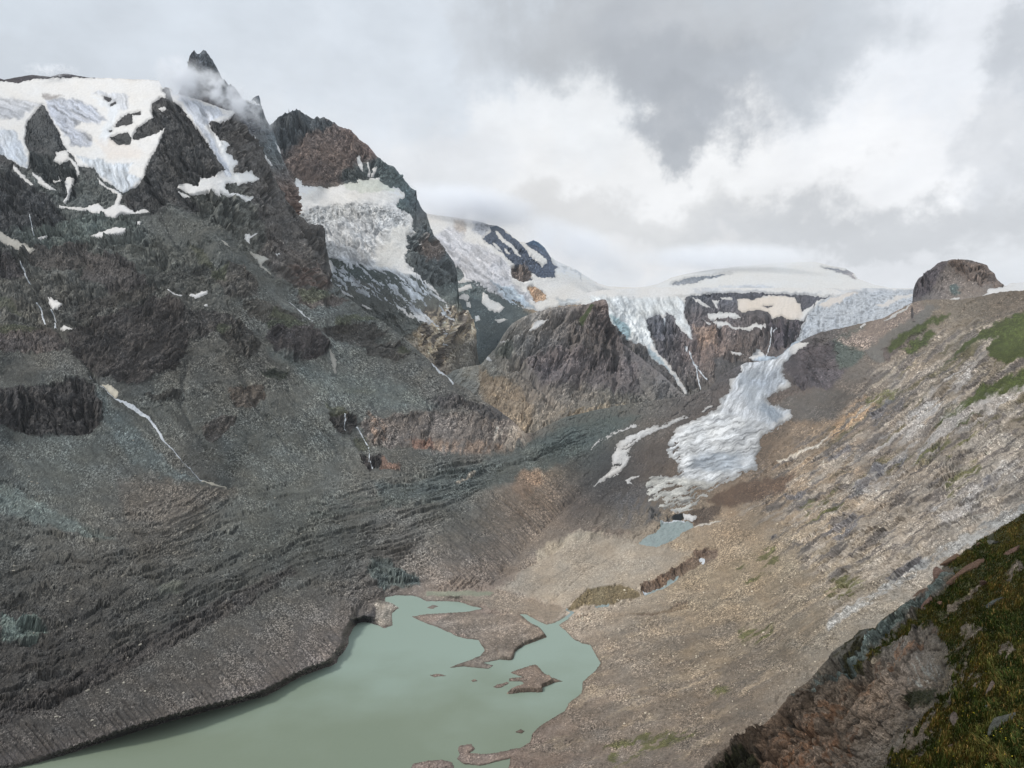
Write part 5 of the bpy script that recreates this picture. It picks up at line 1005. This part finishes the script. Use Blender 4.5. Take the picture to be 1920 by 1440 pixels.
E.zone([(1110,568),(1100,582),(1085,597),(1090,612),(1108,596),(1116,572)], (66,74,44), f=3, warp=2, Ar=.3)
E.zone([(930,655),(960,640),(960,665),(930,672)], (100,106,98), f=8, amt=.7)
E.zone([(1050,770),(1110,760),(1180,755),(1120,780),(1050,790)], (150,136,116), f=8, thr=(120,1.5,0))
E.groove([(950,660),(990,700),(1040,760)], 6, 5); E.groove([(1060,590),(1020,640),(960,690)], 5, 4); E.groove([(1140,600),(1160,680),(1150,740)], 5, 5); E.groove([(1180,670),(1200,720),(1230,755)], 5, 5)
E.bump([(1133,566),(1100,620),(1080,660),(1060,720)], 14, 6); E.groove([(1015,720),(1060,660),(1090,610)], 10, 5)
E.groove([(950,660),(990,700),(1040,760)], 6, 5); E.groove([(1060,590),(1020,640),(960,690)], 5, 4); E.groove([(1140,600),(1160,680),(1150,740)], 5, 5); E.groove([(1180,670),(1200,720),(1230,755)], 5, 5)
E.bump([(1133,566),(1150,630),(1190,700),(1230,750)], 12, 5)
icecol(E)
snowlist(E, [('tapered snow patch on the left shoulder of the dark pyramid rock', [(992,620),(1000,608),(1007,602),(1027,600),(1015,611),(1003,618)]),
 ('thin snow line low on the left flank of the pyramid rock', [(935,640),(955,637),(948,643)]),
 ('small white snow scrap at the left corner of the pyramid rock', [(909,667),(918,670),(923,677),(914,674)])])
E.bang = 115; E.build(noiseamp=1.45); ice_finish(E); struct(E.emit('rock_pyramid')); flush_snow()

# ================================================================== H: blocky rock knob on the right skyline
H = Sheet(1708, 1990, [(1708,585),(1711,562),(1712,545),(1716,532),(1722,522),(1735,511),(1745,504),(1755,496),(1765,490),(1780,487),(1800,486),(1822,488),(1838,493),(1851,497),(1855,505),(1864,512),(1870,524),(1878,531),(1886,537),(1895,531),(1920,530),(1990,530)],
 [(1708,600),(1760,610),(1835,600),(1990,580)], [(1711,568,2720),(1780,488,3100),(1850,495,3020),(1780,540,2850),(1835,565,2250),(1885,540,2750),(1920,535,3300),(1760,575,2450),(1900,560,2300),(1990,540,3300),(1720,600,2400)], seed=15, topn=1.2)
H.base_colour([(1730,530,(80,76,78)),(1760,500,(86,80,78)),(1800,495,(92,82,74)),(1780,530,(118,106,98)),(1850,520,(98,88,84)),(1800,550,(124,112,102)),(1840,540,(120,108,98)),(1720,570,(96,90,88)),(1900,560,(120,112,104))], desat=.25)
H.zone([(1708,560),(1720,520),(1760,490),(1780,487),(1760,520),(1730,560)], (78,72,74), f=8, ang=115, Ar=1.8, Ai=1.8)
H.zone([(1780,487),(1850,495),(1885,540),(1840,535),(1790,510)], (96,84,76), f=8, ang=5, Ar=1.8, Ai=1.5)
H.zone([(1785,535),(1800,538),(1802,548),(1788,550),(1780,545)], (84,94,92), f=5)
icecol(H)
snowlist(H, [('long pale snow strip behind the right skyline slope beside the rock knob', [(1835,559),(1850,550),(1852,542),(1880,538),(1890,530),(1905,527),(1990,528),(1990,548),(1890,550),(1870,552),(1850,560)]),
 ('small snow patch at the foot of the rock knob', [(1779,563),(1788,558),(1799,556),(1800,560),(1790,565)])])
H.bang = 5; H.build(); ice_finish(H); struct(H.emit('rock_knob')); flush_snow()
print('far done', time.time() - T0)
# ================================================================== foreground bank with rock, grass and stones
FT = [(1290,1462),(1320,1436),(1345,1412),(1370,1396),(1400,1382),(1430,1362),(1452,1338),(1480,1302),(1500,1288),(1520,1270),(1540,1246),(1560,1222),(1575,1210),(1598,1197),(1612,1182),(1640,1176),(1660,1160),(1690,1140),(1720,1118),(1745,1096),(1765,1070),(1775,1052),(1800,1042),(1812,1030),(1840,1012),(1870,994),(1920,962),(1995,912)]
FGc = Sheet(1290, 1995, FT, [(1290,1466),(1300,1500),(1995,1500)],
 [(1320,1440,36),(1400,1400,36),(1540,1240,38),(1600,1195,39),(1700,1120,40),(1920,965,44),(1990,920,44),(1600,1400,29),(1500,1440,31),(1500,1360,34),(1640,1280,32),(1700,1300,27.5),(1750,1200,32),(1750,1170,35),(1850,1100,31),(1900,1250,18),(1900,1400,11),(1800,1440,13),(1760,1370,20),(1990,1500,8.5),(1700,1500,19),(1990,1000,34),(1990,1200,19),(1850,1320,16)], seed=21, topn=1.0, step=1.15, gain=.52, asp=.13, edge=40.0, ledge=2.0, riso=.92)
FGc.NX = FGc.PX; FGc.NY = FGc.PY
FGc.base_colour([(1350,1430,(100,89,78)),(1450,1400,(118,98,82)),(1550,1350,(122,107,93)),(1650,1300,(126,110,95)),(1720,1260,(122,112,102)),(1600,1420,(110,101,91)),(1700,1360,(104,96,86)),(1550,1260,(98,90,80)),(1650,1180,(86,86,80)),(1750,1110,(94,86,78)),(1800,1300,(42,44,20)),(1850,1400,(46,46,20)),(1850,1150,(46,48,22)),(1900,1000,(56,58,28)),(1900,1250,(38,42,18))])
zf = FGc.zone
zf([(1200,900),(2100,900),(2100,1600),(1200,1600)], f=5, ang=138, Ar=.8, Ai=.3, Cs=.2, sp=.12)
zf([(1480,1310),(1540,1262),(1600,1215),(1680,1160),(1760,1095),(1800,1058),(1770,1100),(1700,1160),(1660,1190),(1600,1240),(1530,1290)], (96,106,102), f=8, ang=144, Ar=1.0, Ai=1.2)
zf([(1620,1160),(1700,1110),(1760,1075),(1740,1105),(1680,1150),(1640,1180)], (98,90,80), f=6, thr=(145,1.4,0))
zf([(1300,1470),(1420,1380),(1520,1290),(1560,1260),(1540,1310),(1460,1390),(1380,1450)], (70,60,50), f=10, amt=.8, Ar=.9, thr=(140,1.3,-.15))
zf([(1420,1440),(1500,1340),(1560,1300),(1640,1240),(1700,1200),(1760,1170),(1700,1230),(1600,1300),(1540,1400),(1500,1450)], (124,92,68), f=16, warp=6, thr=(135,1.6,.08), amt=.75)
zf([(1330,1480),(1420,1420),(1520,1400),(1600,1360),(1560,1480)], (122,88,64), f=16, thr=(120,1.8,.1), amt=.7)
zf([(1700,1240),(1740,1220),(1765,1260),(1740,1290),(1705,1280)], (140,140,134), f=6, thr=(70,4,.12))
GRP = [(1640,1462),(1665,1425),(1690,1395),(1715,1365),(1750,1325),(1790,1275),(1782,1240),(1768,1210),(1762,1180),(1735,1172),(1690,1196),(1640,1222),(1600,1250),(1600,1240),(1660,1200),(1710,1165),(1740,1130),(1780,1102),(1800,1068),(1770,1062),(1812,1026),(1880,985),(2010,900),(2010,1520),(1640,1520)]
gw = zf(GRP, (70,72,40), f=6, warp=13, Ar=.5, Ai=4.0, ang=140, Cs=.5)
zf([(1690,1300),(1745,1285),(1755,1310),(1700,1330)], (36,38,18), f=6, warp=6, Ai=2)
for p_ in ([(1800,1180),(1830,1165),(1840,1185),(1812,1205)], [(1870,1215),(1900,1200),(1905,1230),(1880,1240)], [(1690,1400),(1730,1370),(1760,1390),(1720,1425)], [(1820,1270),(1838,1262),(1842,1290),(1826,1300)], [(1755,1150),(1800,1120),(1830,1095),(1840,1105),(1800,1140),(1770,1165)], [(1880,1075),(1915,1050),(1925,1065),(1890,1090)]):
    gw = gw * (1 - zf(p_, (104,94,82), f=5, warp=10, Ar=.8, Ai=.6, ang=138, thr=(138, 1.6, -.1)))
gw = gw * (1 - .9 * zf([(1590,1462),(1640,1400),(1700,1330),(1770,1270),(1800,1200),(1790,1160),(1840,1180),(1820,1300),(1750,1400),(1680,1480)], (100,90,78), f=20, warp=14, Ar=.8, thr=(125, 1.5, .06)))
gw2 = zf([(1590,1200),(1640,1160),(1700,1125),(1720,1120),(1670,1165),(1620,1200),(1570,1245),(1530,1280),(1540,1260)], (48,46,22), f=5, warp=8, thr=(140,1.6,.0))
gw3 = zf([(1330,1440),(1400,1410),(1430,1430),(1370,1460)], (36,36,18), f=6, warp=6)
zf([(1330,1470),(1500,1320),(1640,1225),(1780,1170),(1790,1270),(1700,1370),(1600,1470)], (44,40,36), f=20, warp=8, thr=(128,1.3,.22), amt=.6)
zf([(1330,1470),(1500,1320),(1640,1225),(1780,1170),(1790,1270),(1700,1370),(1600,1470)], (60,55,48), f=20, warp=8, thr=(60,1.1,.30), amt=.8)
for l_ in ([(1500,1440),(1560,1380),(1570,1340),(1620,1290)], [(1600,1450),(1640,1390),(1700,1340),(1740,1290)], [(1540,1330),(1600,1300),(1660,1300)], [(1660,1230),(1690,1260),(1740,1260)], [(1430,1440),(1480,1380),(1530,1350)]): FGc.groove(l_, 4, 9)
FGc.bump([(1480,1440),(1600,1330),(1700,1230),(1765,1172)], 26, 9); FGc.groove([(1500,1380),(1560,1310),(1640,1250),(1680,1225)], 7, 9)
FGc.groove([(1650,1240),(1640,1290),(1660,1330),(1640,1380)], 6, 7); FGc.groove([(1555,1330),(1545,1380),(1560,1440)], 7, 8); FGc.groove([(1480,1330),(1560,1270),(1640,1215),(1700,1180)], 6, 8)
FGc.groove([(1500,1300),(1580,1230),(1640,1195),(1700,1160),(1740,1120)], 4, 5)
FGc.bang = 138; FGc.bsizes = ((64, 15), (27, 8), (11, 4), (5, 1.8))
FGc.C *= np.exp(.35 * fbm(FGc.PX / 18, FGc.PY / 14, 5, 990, gain=.7))[..., None]
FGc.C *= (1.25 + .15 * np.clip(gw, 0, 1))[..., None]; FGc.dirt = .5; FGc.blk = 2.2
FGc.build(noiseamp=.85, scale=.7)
struct(FGc.emit('near_slope', mat=M_NEAR))
# --- the same ground carried on past both sides of the view
_fc = [(1320,1440,36),(1600,1195,39),(1920,965,44),(1990,920,44),(1900,1250,18),(1900,1400,11),(1990,1500,8.5),(1990,1000,34),(1990,1200,19),(2400,760,46),(2400,1000,24),(2400,1300,12),(2400,1500,7.5),(3000,560,44),(3000,900,20),(3000,1500,7)]
def side_ground(name, x0, x1, top, ctrl, cols, ar, step, mat, **kw):
    s = Sheet(x0, x1, top, [(x0, 1500 if name == 'near_slope' else 1470), (x1, 1500 if name == 'near_slope' else 1470)], ctrl, step=step, **kw)
    s.base_colour(cols); s.Ar[:] = ar; s.Cs[:] = .25; s.dirw[143] = np.ones(s.shape, f32); s.build(noiseamp=.7); return struct(s.emit(name, mat=mat))
side_ground('near_slope', 1993, 3000, [(1990,916),(2400,700),(3000,500)], _fc, [(2000,1000,(70,70,40)),(2500,1400,(66,70,36)),(2900,900,(84,80,60)),(2200,1200,(60,66,32))], .8, 4.0, M_NEAR, seed=21, topn=1.0, edge=40.0)
side_ground('hillside', 1971, 2900, [(1965,543),(2300,520),(2900,480)], A_CTRL + [(2300,560,1500),(2300,800,560),(2300,1100,260),(2900,560,1200),(2900,1100,190)], [(2000,700,(118,108,96)),(2400,1000,(126,116,104)),(2600,650,(96,96,70)),(2000,1000,(130,122,112))], .7, 5.0, M_ROCK, seed=1)
side_ground('mountain', -700, -36, [(-700,190),(-300,160),(-36,149)], A_CTRL + [(-300,200,3200),(-300,500,2050),(-300,900,1180),(-300,1200,660),(-300,1440,532),(-700,500,1900),(-700,900,1100),(-700,1440,520)], [(-300,1400,(78,72,68)),(-300,1100,(72,71,66)),(-300,800,(84,88,86)),(-300,500,(80,80,74)),(-300,250,(190,190,192)),(-600,700,(78,76,72))], .8, 5.0, M_ROCK, seed=1)
# --- loose stones lying in the grass
def at(px, py):
    j = np.argmin((FGc.PX - px) ** 2 + (FGc.PY - py) ** 2); return FGc.P.reshape(-1, 3)[j], FGc.Y.reshape(-1)[j]
def stone(px, py, wpx, hpx, rot, colr, label, name='stone', seed=0, pts=None):
    """angular slab grown from a subdivided block: cut corners, split bedding planes, rough faces"""
    c, Y = at(px, py); k = Y / F; w_, h_ = wpx * k, hpx * k; d_ = 0.55 * min(w_, h_) + .25 * max(w_, h_)
    n = 14; L_ = []; idx = {}
    rng = np.random.default_rng(seed + 500)
    g = np.linspace(-1, 1, n)
    V = []; Fa = []
    for ax in range(3):
        for sg in (-1, 1):
            base = len(V)
            for i in range(n):
                for j in range(n):
                    p = [0, 0, 0]; p[ax] = sg; p[(ax + 1) % 3] = g[i]; p[(ax + 2) % 3] = g[j]; V.append(p)
            for i in range(n - 1):
                for j in range(n - 1):
                    a = base + i * n + j; q = [a, a + n, a + n + 1, a + 1]; Fa.append(q if sg > 0 else q[::-1])
    V = np.array(V, float)
    # merge the shared block edges
    key = np.round(V * 1000).astype(int); _, first, inv = np.unique(key, axis=0, return_index=True, return_inverse=True)
    V = V[first]; Fa = inv.reshape(-1)[np.array(Fa)]
    r = np.linalg.norm(V, axis=1, keepdims=True); V = V * (0.55 + .45 / r * 1.1)
    for _ in range(16):       # chip planes
        nn = rng.normal(size=3); nn[1] *= .8; nn /= np.linalg.norm(nn); t = rng.uniform(.42, .85); dd = V @ nn; V -= np.clip(dd - t, 0, None)[:, None] * nn * .9
    V[:, 2] *= 1 - .35 * np.clip(V[:, 0] * rng.choice([-1, 1]), 0, 1)
    rough = fbm(V[:, 0] * 3 + seed, V[:, 2] * 7 + V[:, 1] * 3, 5, seed + 3, gain=.7); V *= (1 + .16 * rough)[:, None]
    V *= np.array([w_ / 2, d_ / 2, h_ / 2]); a = math.radians(rot); R = np.array([[math.cos(a), 0, -math.sin(a)], [0, 1, 0], [math.sin(a), 0, math.cos(a)]]); V = V @ R.T
    cc = alb(colr) * .8 * (1 + .35 * fbm(V[:, 0] * 9 + seed, V[:, 2] * 9, 4, seed + 9))[:, None]
    me_o = make_mesh(name, V.astype(f32), Fa, M_NEAR, np.clip(cc, .01, .9).astype(f32), smooth=False)
    me_o.location = c + np.array([0, .08 * d_, -h_ * .06]); tag(me_o, label, 'stone', 'stones lying in the foreground grass'); return me_o
for i, a in enumerate([
 (1795,1352,20,58,8,(120,108,100),'narrow pinkish grey stone standing upright in the dark grass near the bottom right'),
 (1876,1364,88,20,48,(98,100,92),'long thin grey green slab leaning in the grass at the bottom right'),
 (1866,1128,42,20,30,(86,90,88),'grey wedge shaped slab in the grass on the upper right bank'),
 (1859,1293,24,34,-25,(120,106,98),'pale pinkish stone on the brown tuft at the right'),
 (1859,1325,24,16,0,(100,106,104),'small flat grey stone just below the pale pinkish stone'),
 (1788,1399,18,14,20,(92,74,66),'small reddish brown stone low in the grass below the upright stone'),
 (1768,1083,44,34,8,(120,98,88),'bulky pink layered boulder on the crest of the bank'),
 (1865,1020,36,15,5,(104,104,98),'flat lichen grey stone high on the grassy crest'),
 (1838,1022,18,10,8,(112,92,80),'small brown stone left of the flat lichen grey stone'),
 (1788,1051,52,12,32,(114,92,76),'thin rusty slab lying along the crest of the bank'),
 (1741,1130,56,24,42,(110,88,78),'broad pinkish brown slab tilted beside the teal rock'),
 (1729,1108,50,12,22,(104,86,74),'thin brown slab above the broad tilted slab'),
 (1766,1130,18,11,10,(124,96,80),'small orange brown stone right of the broad tilted slab'),
 (1850,1095,20,12,-8,(84,64,54),'small dark reddish stone in the middle of the grassy bank'),
 (1897,1038,44,14,52,(108,86,76),'slanting reddish slab near the right edge of the crest'),
 (1810,1076,92,13,36,(106,84,70),'longest rusty slab running diagonally across the grass'),
 (1636,1233,20,12,30,(150,138,120),'small cream stone on the moss beside the big rock')]):
    stone(*a[:7], seed=i * 3 + 1)
# --- grass, a mass of blades
def blades(name, n, wfun, hrange, seed, cols, wid=.010, label=None):
    rng = np.random.default_rng(seed); W = wfun.reshape(-1).astype(float); W = np.where(W > .35, W, 0); ok = FGc.PY.reshape(-1) > 900; W = W * ok
    idx = rng.choice(len(W), n, p=W / W.sum()); P0 = FGc.P.reshape(-1, 3)[idx].astype(float); Y = FGc.Y.reshape(-1)[idx]
    P0[:, :2] += rng.normal(0, 1, (n, 2)) * (Y / F * 1.5)[:, None]
    nx, ny = FGc.NX.reshape(-1)[idx], FGc.NY.reshape(-1)[idx]
    cl = fbm(nx / 22, ny / 22, 4, seed + 1); cl2 = fbm(nx / 60, ny / 60, 3, seed + 2)
    h = rng.uniform(*hrange, n) * (1 + 1.8 * cl) ; h = np.clip(h, .03, .5)
    ang = rng.uniform(0, 2 * np.pi, n); lean = rng.uniform(.3, 1.0, n); comb = fbm(nx / 80, ny / 80, 2, seed + 4) * 3
    dx = np.cos(ang) * lean * .6 + np.cos(comb) * .5; dy = np.sin(ang) * lean * .6; w2 = wid * (.6 + .8 * rng.random(n)) * (1 + Y / 30)
    sx_, sy_ = -np.sin(ang + 1.57) * w2, np.cos(ang + 1.57) * w2
    sx_ = w2 * np.cos(rng.uniform(-.8, .8, n)); sy_ = w2 * .4
    b0 = P0 - np.stack([sx_, sy_, h * .15], 1); b1 = P0 + np.stack([sx_, sy_, -h * .15], 1)
    mid = P0 + np.stack([dx * h * .35, dy * h * .35, h * .6], 1); tip = P0 + np.stack([dx * h, dy * h, h * (.95 - .3 * lean)], 1)
    V = np.stack([b0, b1, mid + np.stack([sx_, sy_, 0 * h], 1) * .7, mid - np.stack([sx_, sy_, 0 * h], 1) * .7, tip], 1).reshape(-1, 3)
    b = np.arange(n)[:, None] * 5; Fq = np.vstack([b + np.array([[0, 1, 2, 3]]), b + np.array([[3, 2, 4, 4]])])
    tri = np.vstack([b + np.array([[0, 1, 2]]), b + np.array([[0, 2, 3]]), b + np.array([[3, 2, 4]])])
    cA, cB, cC = (alb(c) for c in cols); t1 = sstep(cl2 * 2.6 + .5)[:, None]; t2 = (rng.random(n) < (.10 + .5 * np.clip(cl2, 0, 1)))[:, None]
    c = cA * (1 - t1) + cB * t1; c = np.where(t2, cC, c) * rng.uniform(.5, 1.6, (n, 1)) * np.exp(.8 * cl)[:, None]; c = np.repeat(c, 5, 0)
    return make_mesh(name, V.astype(f32), tri, M_GRASS, np.clip(c, .003, .5).astype(f32), smooth=True)
o = blades('grass', 150000, np.clip(gw, 0, 1), (.05, .16), 5, [(66,76,34), (94,92,46), (138,112,66)]); tag(o, 'dark mossy grass covering the foreground bank', 'grass', kind='stuff')
rngf = np.random.default_rng(8); W = (gw * (FGc.PY > 1180)).reshape(-1).astype(float); W = np.where(W > .5, W, 0)
W = W * (fbm(FGc.NX / 50, FGc.NY / 50, 3, 77).reshape(-1) > .05); nf = 130; ix = rngf.choice(len(W), nf, p=W / W.sum()); Pf = FGc.P.reshape(-1, 3)[ix].astype(float); Pf[:, 2] += rngf.uniform(.08, .2, nf)
rf = rngf.uniform(.005, .009, nf)[:, None] * (1 + FGc.Y.reshape(-1)[ix][:, None] / 30); octv = np.array([[1,0,0],[-1,0,0],[0,1,0],[0,-1,0],[0,0,.6],[0,0,-.6]], float)
Vf = (Pf[:, None] + octv[None] * rf[:, None]).reshape(-1, 3); of = np.array([[0,2,4],[2,1,4],[1,3,4],[3,0,4],[2,0,5],[1,2,5],[3,1,5],[0,3,5]])
o = make_mesh('flowers', Vf.astype(f32), (np.arange(nf)[:, None, None] * 6 + of[None]).reshape(-1, 3), M_GRASS, np.tile(alb((190,170,40)), (len(Vf), 1)), smooth=False); tag(o, 'scattered tiny yellow flowers in the foreground grass', 'flowers', kind='stuff')

# ================================================================== boulders strewn over the slopes
_rb = np.random.default_rng(41)
def ball(n=1, seed=0):
    import bmesh
    bm = bmesh.new(); bmesh.ops.create_icosphere(bm, subdivisions=n, radius=1.0); r = np.random.default_rng(seed)
    for _ in range(6):
        nn = r.normal(size=3); nn /= np.linalg.norm(nn); t = r.uniform(.45, .85)
        for v in bm.verts:
            d = float(np.dot(v.co, nn)) - t
            if d > 0: v.co -= Vector(nn * d * .9)
    me = bpy.data.meshes.new('boulder'); bm.to_mesh(me); bm.free(); a = me.color_attributes.new('albedo', 'FLOAT_COLOR', 'POINT')
    return me
def boulders(spots, colr, label, group, seed):
    protos = []
    for i in range(4):
        me = ball(2, seed + i); c = alb(colr) * (.8 + .12 * i); n = len(me.vertices); b = np.ones((n, 4), f32); b[:, :3] = c; me.color_attributes['albedo'].data.foreach_set('color', b.ravel()); me.materials.append(M_ROCK); protos.append(me)
    fx, fy = A.PX, A.PY
    for k, (px, py, sz) in enumerate(spots):
        j = int(round((px - fx[0, 0]) / (fx[0, 1] - fx[0, 0]))); i = int(np.argmin(np.abs(fy[:, j] - py))); P = A.P[i, j]; r = sz / 2 * A.Y[i, j] / F
        o = bpy.data.objects.new('boulder', protos[k % 4]); COL.objects.link(o); o.location = P + np.array([0, 0, r * .25]); o.scale = (r * _rb.uniform(.9, 1.3), r * _rb.uniform(.8, 1.1), r * _rb.uniform(.6, .85)); o.rotation_euler = (_rb.uniform(-.3, .3), _rb.uniform(-.3, .3), _rb.uniform(0, 6.28))
        tag(o, label, 'boulder', group)
tr = [(165,1296,7),(204,1294,5),(201,1299,5),(322,1140,5),(354,1154,6),(358,1157,4),(262,1213,6),(232,1281,6),(135,1103,5),(53,1290,5),(105,1344,6),(173,1352,5),(179,1362,5),(113,1346,4),(272,1296,5),(345,1299,5),(380,1264,5),(27,1059,6),(25,1072,5),(134,1105,5),(477,1045,5),(210,971,7),(275,942,5),(298,938,5),(70,907,5),(60,904,4),(128,1123,5)]
rnd_l = [(float(_rb.uniform(20, 640)), float(_rb.uniform(960, 1240)), float(_rb.uniform(2.4, 4.2))) for _ in range(70)] + [(float(_rb.uniform(20, 700)), float(_rb.uniform(780, 960)), float(_rb.uniform(2.2, 3.6))) for _ in range(40)]
boulders(tr + rnd_l, (160,154,142), 'small pale boulder lying on the dark grey moraine and scree left of the lake', 'pale boulders scattered on the dark moraine', 60)
rnd_r = [(float(_rb.uniform(1120, 1560)), float(_rb.uniform(1080, 1380)), float(_rb.uniform(2.4, 5.0))) for _ in range(110)] + [(float(_rb.uniform(1320, 1700)), float(_rb.uniform(900, 1080)), float(_rb.uniform(2.2, 4.0))) for _ in range(40)]
rnd_r = [q for q in rnd_r if q[1] < 1440 - (q[0] - 1300) * .78 and q[1] > 960]
boulders(rnd_r, (196,184,164), 'small pale block lying on the tan rubble slope right of the lake', 'pale blocks on the tan rubble slope', 70)
boulders([(684,1178,9),(680,1184,6)], (70,66,62), 'dark boulder standing in the water under the black notch of the left bank', 'dark boulders in the water by the left bank', 80)
# ================================================================== mist hanging on the peaks
def mist(px, py, Yd, wpx, hpx, dpx, rot, dens, seed, label, lo=.45, hi=.7, nscale=2.2):
    k = Yd / F; me = bpy.data.meshes.new('cloud'); import bmesh; bm = bmesh.new(); bmesh.ops.create_icosphere(bm, subdivisions=3, radius=1.0); bm.to_mesh(me); bm.free()
    o = bpy.data.objects.new('cloud', me); COL.objects.link(o); o.location = ((px - 960) * k, Yd, CAMZ + (720 - py) * k); o.scale = (wpx / 2 * k, dpx / 2 * k, hpx / 2 * k); o.rotation_euler = (0, math.radians(rot), 0)
    m = bpy.data.materials.new('mist'); m.use_nodes = True; t = m.node_tree; t.nodes.clear()
    tc = t.nodes.new('ShaderNodeTexCoord'); ln = t.nodes.new('ShaderNodeVectorMath'); ln.operation = 'LENGTH'; t.links.new(tc.outputs['Object'], ln.inputs[0])
    f = t.nodes.new('ShaderNodeMapRange'); f.interpolation_type = 'SMOOTHSTEP'; t.links.new(ln.outputs['Value'], f.inputs['Value']); f.inputs['From Min'].default_value = 1.0; f.inputs['From Max'].default_value = .2
    nz = t.nodes.new('ShaderNodeTexNoise'); nz.inputs['Scale'].default_value = nscale; nz.inputs['Detail'].default_value = 4; nz.inputs['Roughness'].default_value = .6
    mp = t.nodes.new('ShaderNodeMapping'); mp.inputs['Location'].default_value = (seed, seed * 2, 0); mp.inputs['Scale'].default_value = (wpx / hpx * .6, dpx / hpx * .6, .6); t.links.new(tc.outputs['Object'], mp.inputs[0]); t.links.new(mp.outputs[0], nz.inputs['Vector'])
    r = t.nodes.new('ShaderNodeMapRange'); r.interpolation_type = 'SMOOTHSTEP'; t.links.new(nz.outputs['Fac'], r.inputs['Value']); r.inputs['From Min'].default_value = lo; r.inputs['From Max'].default_value = hi
    mu = t.nodes.new('ShaderNodeMath'); mu.operation = 'MULTIPLY'; t.links.new(f.outputs[0], mu.inputs[0]); t.links.new(r.outputs[0], mu.inputs[1])
    mu2 = t.nodes.new('ShaderNodeMath'); mu2.operation = 'MULTIPLY'; t.links.new(mu.outputs[0], mu2.inputs[0]); mu2.inputs[1].default_value = dens / (hpx * k)
    pv = t.nodes.new('ShaderNodeVolumePrincipled'); pv.inputs['Color'].default_value = (.97, .98, 1, 1); pv.inputs['Anisotropy'].default_value = 0.0; t.links.new(mu2.outputs[0], pv.inputs['Density'])
    ou = t.nodes.new('ShaderNodeOutputMaterial'); t.links.new(pv.outputs[0], ou.inputs['Volume']); me.materials.append(m)
    tag(o, label, 'cloud', kind='stuff'); return o
if MIST:
    mist(425, 178, 2780, 250, 74, 90, 33, 10, 1.0, 'band of mist drifting across the summit horn')
    mist(340, 150, 2850, 120, 100, 90, 35, 10, 4.0, 'soft mist over the snow shoulder left of the horn', lo=.35, hi=.65)
    mist(750, 320, 4350, 150, 130, 90, 50, 4, 2.0, 'mist curling off the right shoulder of the brown peak')
    mist(880, 385, 6300, 330, 90, 150, 8, 5, 3.0, 'cloud bank hiding the top of the right ice fall', lo=.25, hi=.65)
    mist(1080, 460, 7200, 330, 100, 150, 20, 3, 6.0, 'cloud bank behind the slate ridge over the saddle', lo=.25, hi=.65)
    mist(1360, 482, 10800, 420, 60, 150, 0, 2.4, 5.0, 'cloud resting on the top of the rounded snow mountain', lo=.25, hi=.65)
    mist(100, 132, 3400, 130, 26, 60, 0, 4, 8.0, 'thin mist on the dark rocky skyline at far left')
# ================================================================== thin air between the viewpoint and the far peaks
if HAZE:
    me = bpy.data.meshes.new('haze'); X0, X1, Y0, Y1, Z0, Z1 = -6000, 10000, -600, 14500, -60, 2700
    vv = [(x, y, zz) for x in (X0, X1) for y in (Y0, Y1) for zz in (Z0, Z1)]
    me.from_pydata(vv, [], [(0,1,3,2),(4,6,7,5),(0,4,5,1),(2,3,7,6),(0,2,6,4),(1,5,7,3)]); me.update()
    o = bpy.data.objects.new('haze', me); COL.objects.link(o); o['kind'] = 'stuff'; o['label'] = 'thin pale mountain air between the viewpoint and the far peaks'; o['category'] = 'haze'
    m = bpy.data.materials.new('thin_air'); m.use_nodes = True; t = m.node_tree; t.nodes.clear(); pv = t.nodes.new('ShaderNodeVolumePrincipled'); pv.inputs['Color'].default_value = (.86, .93, 1, 1); pv.inputs['Density'].default_value = 1.0e-5
    ou = t.nodes.new('ShaderNodeOutputMaterial'); t.links.new(pv.outputs[0], ou.inputs['Volume']); me.materials.append(m)
print('script done', time.time() - T0)
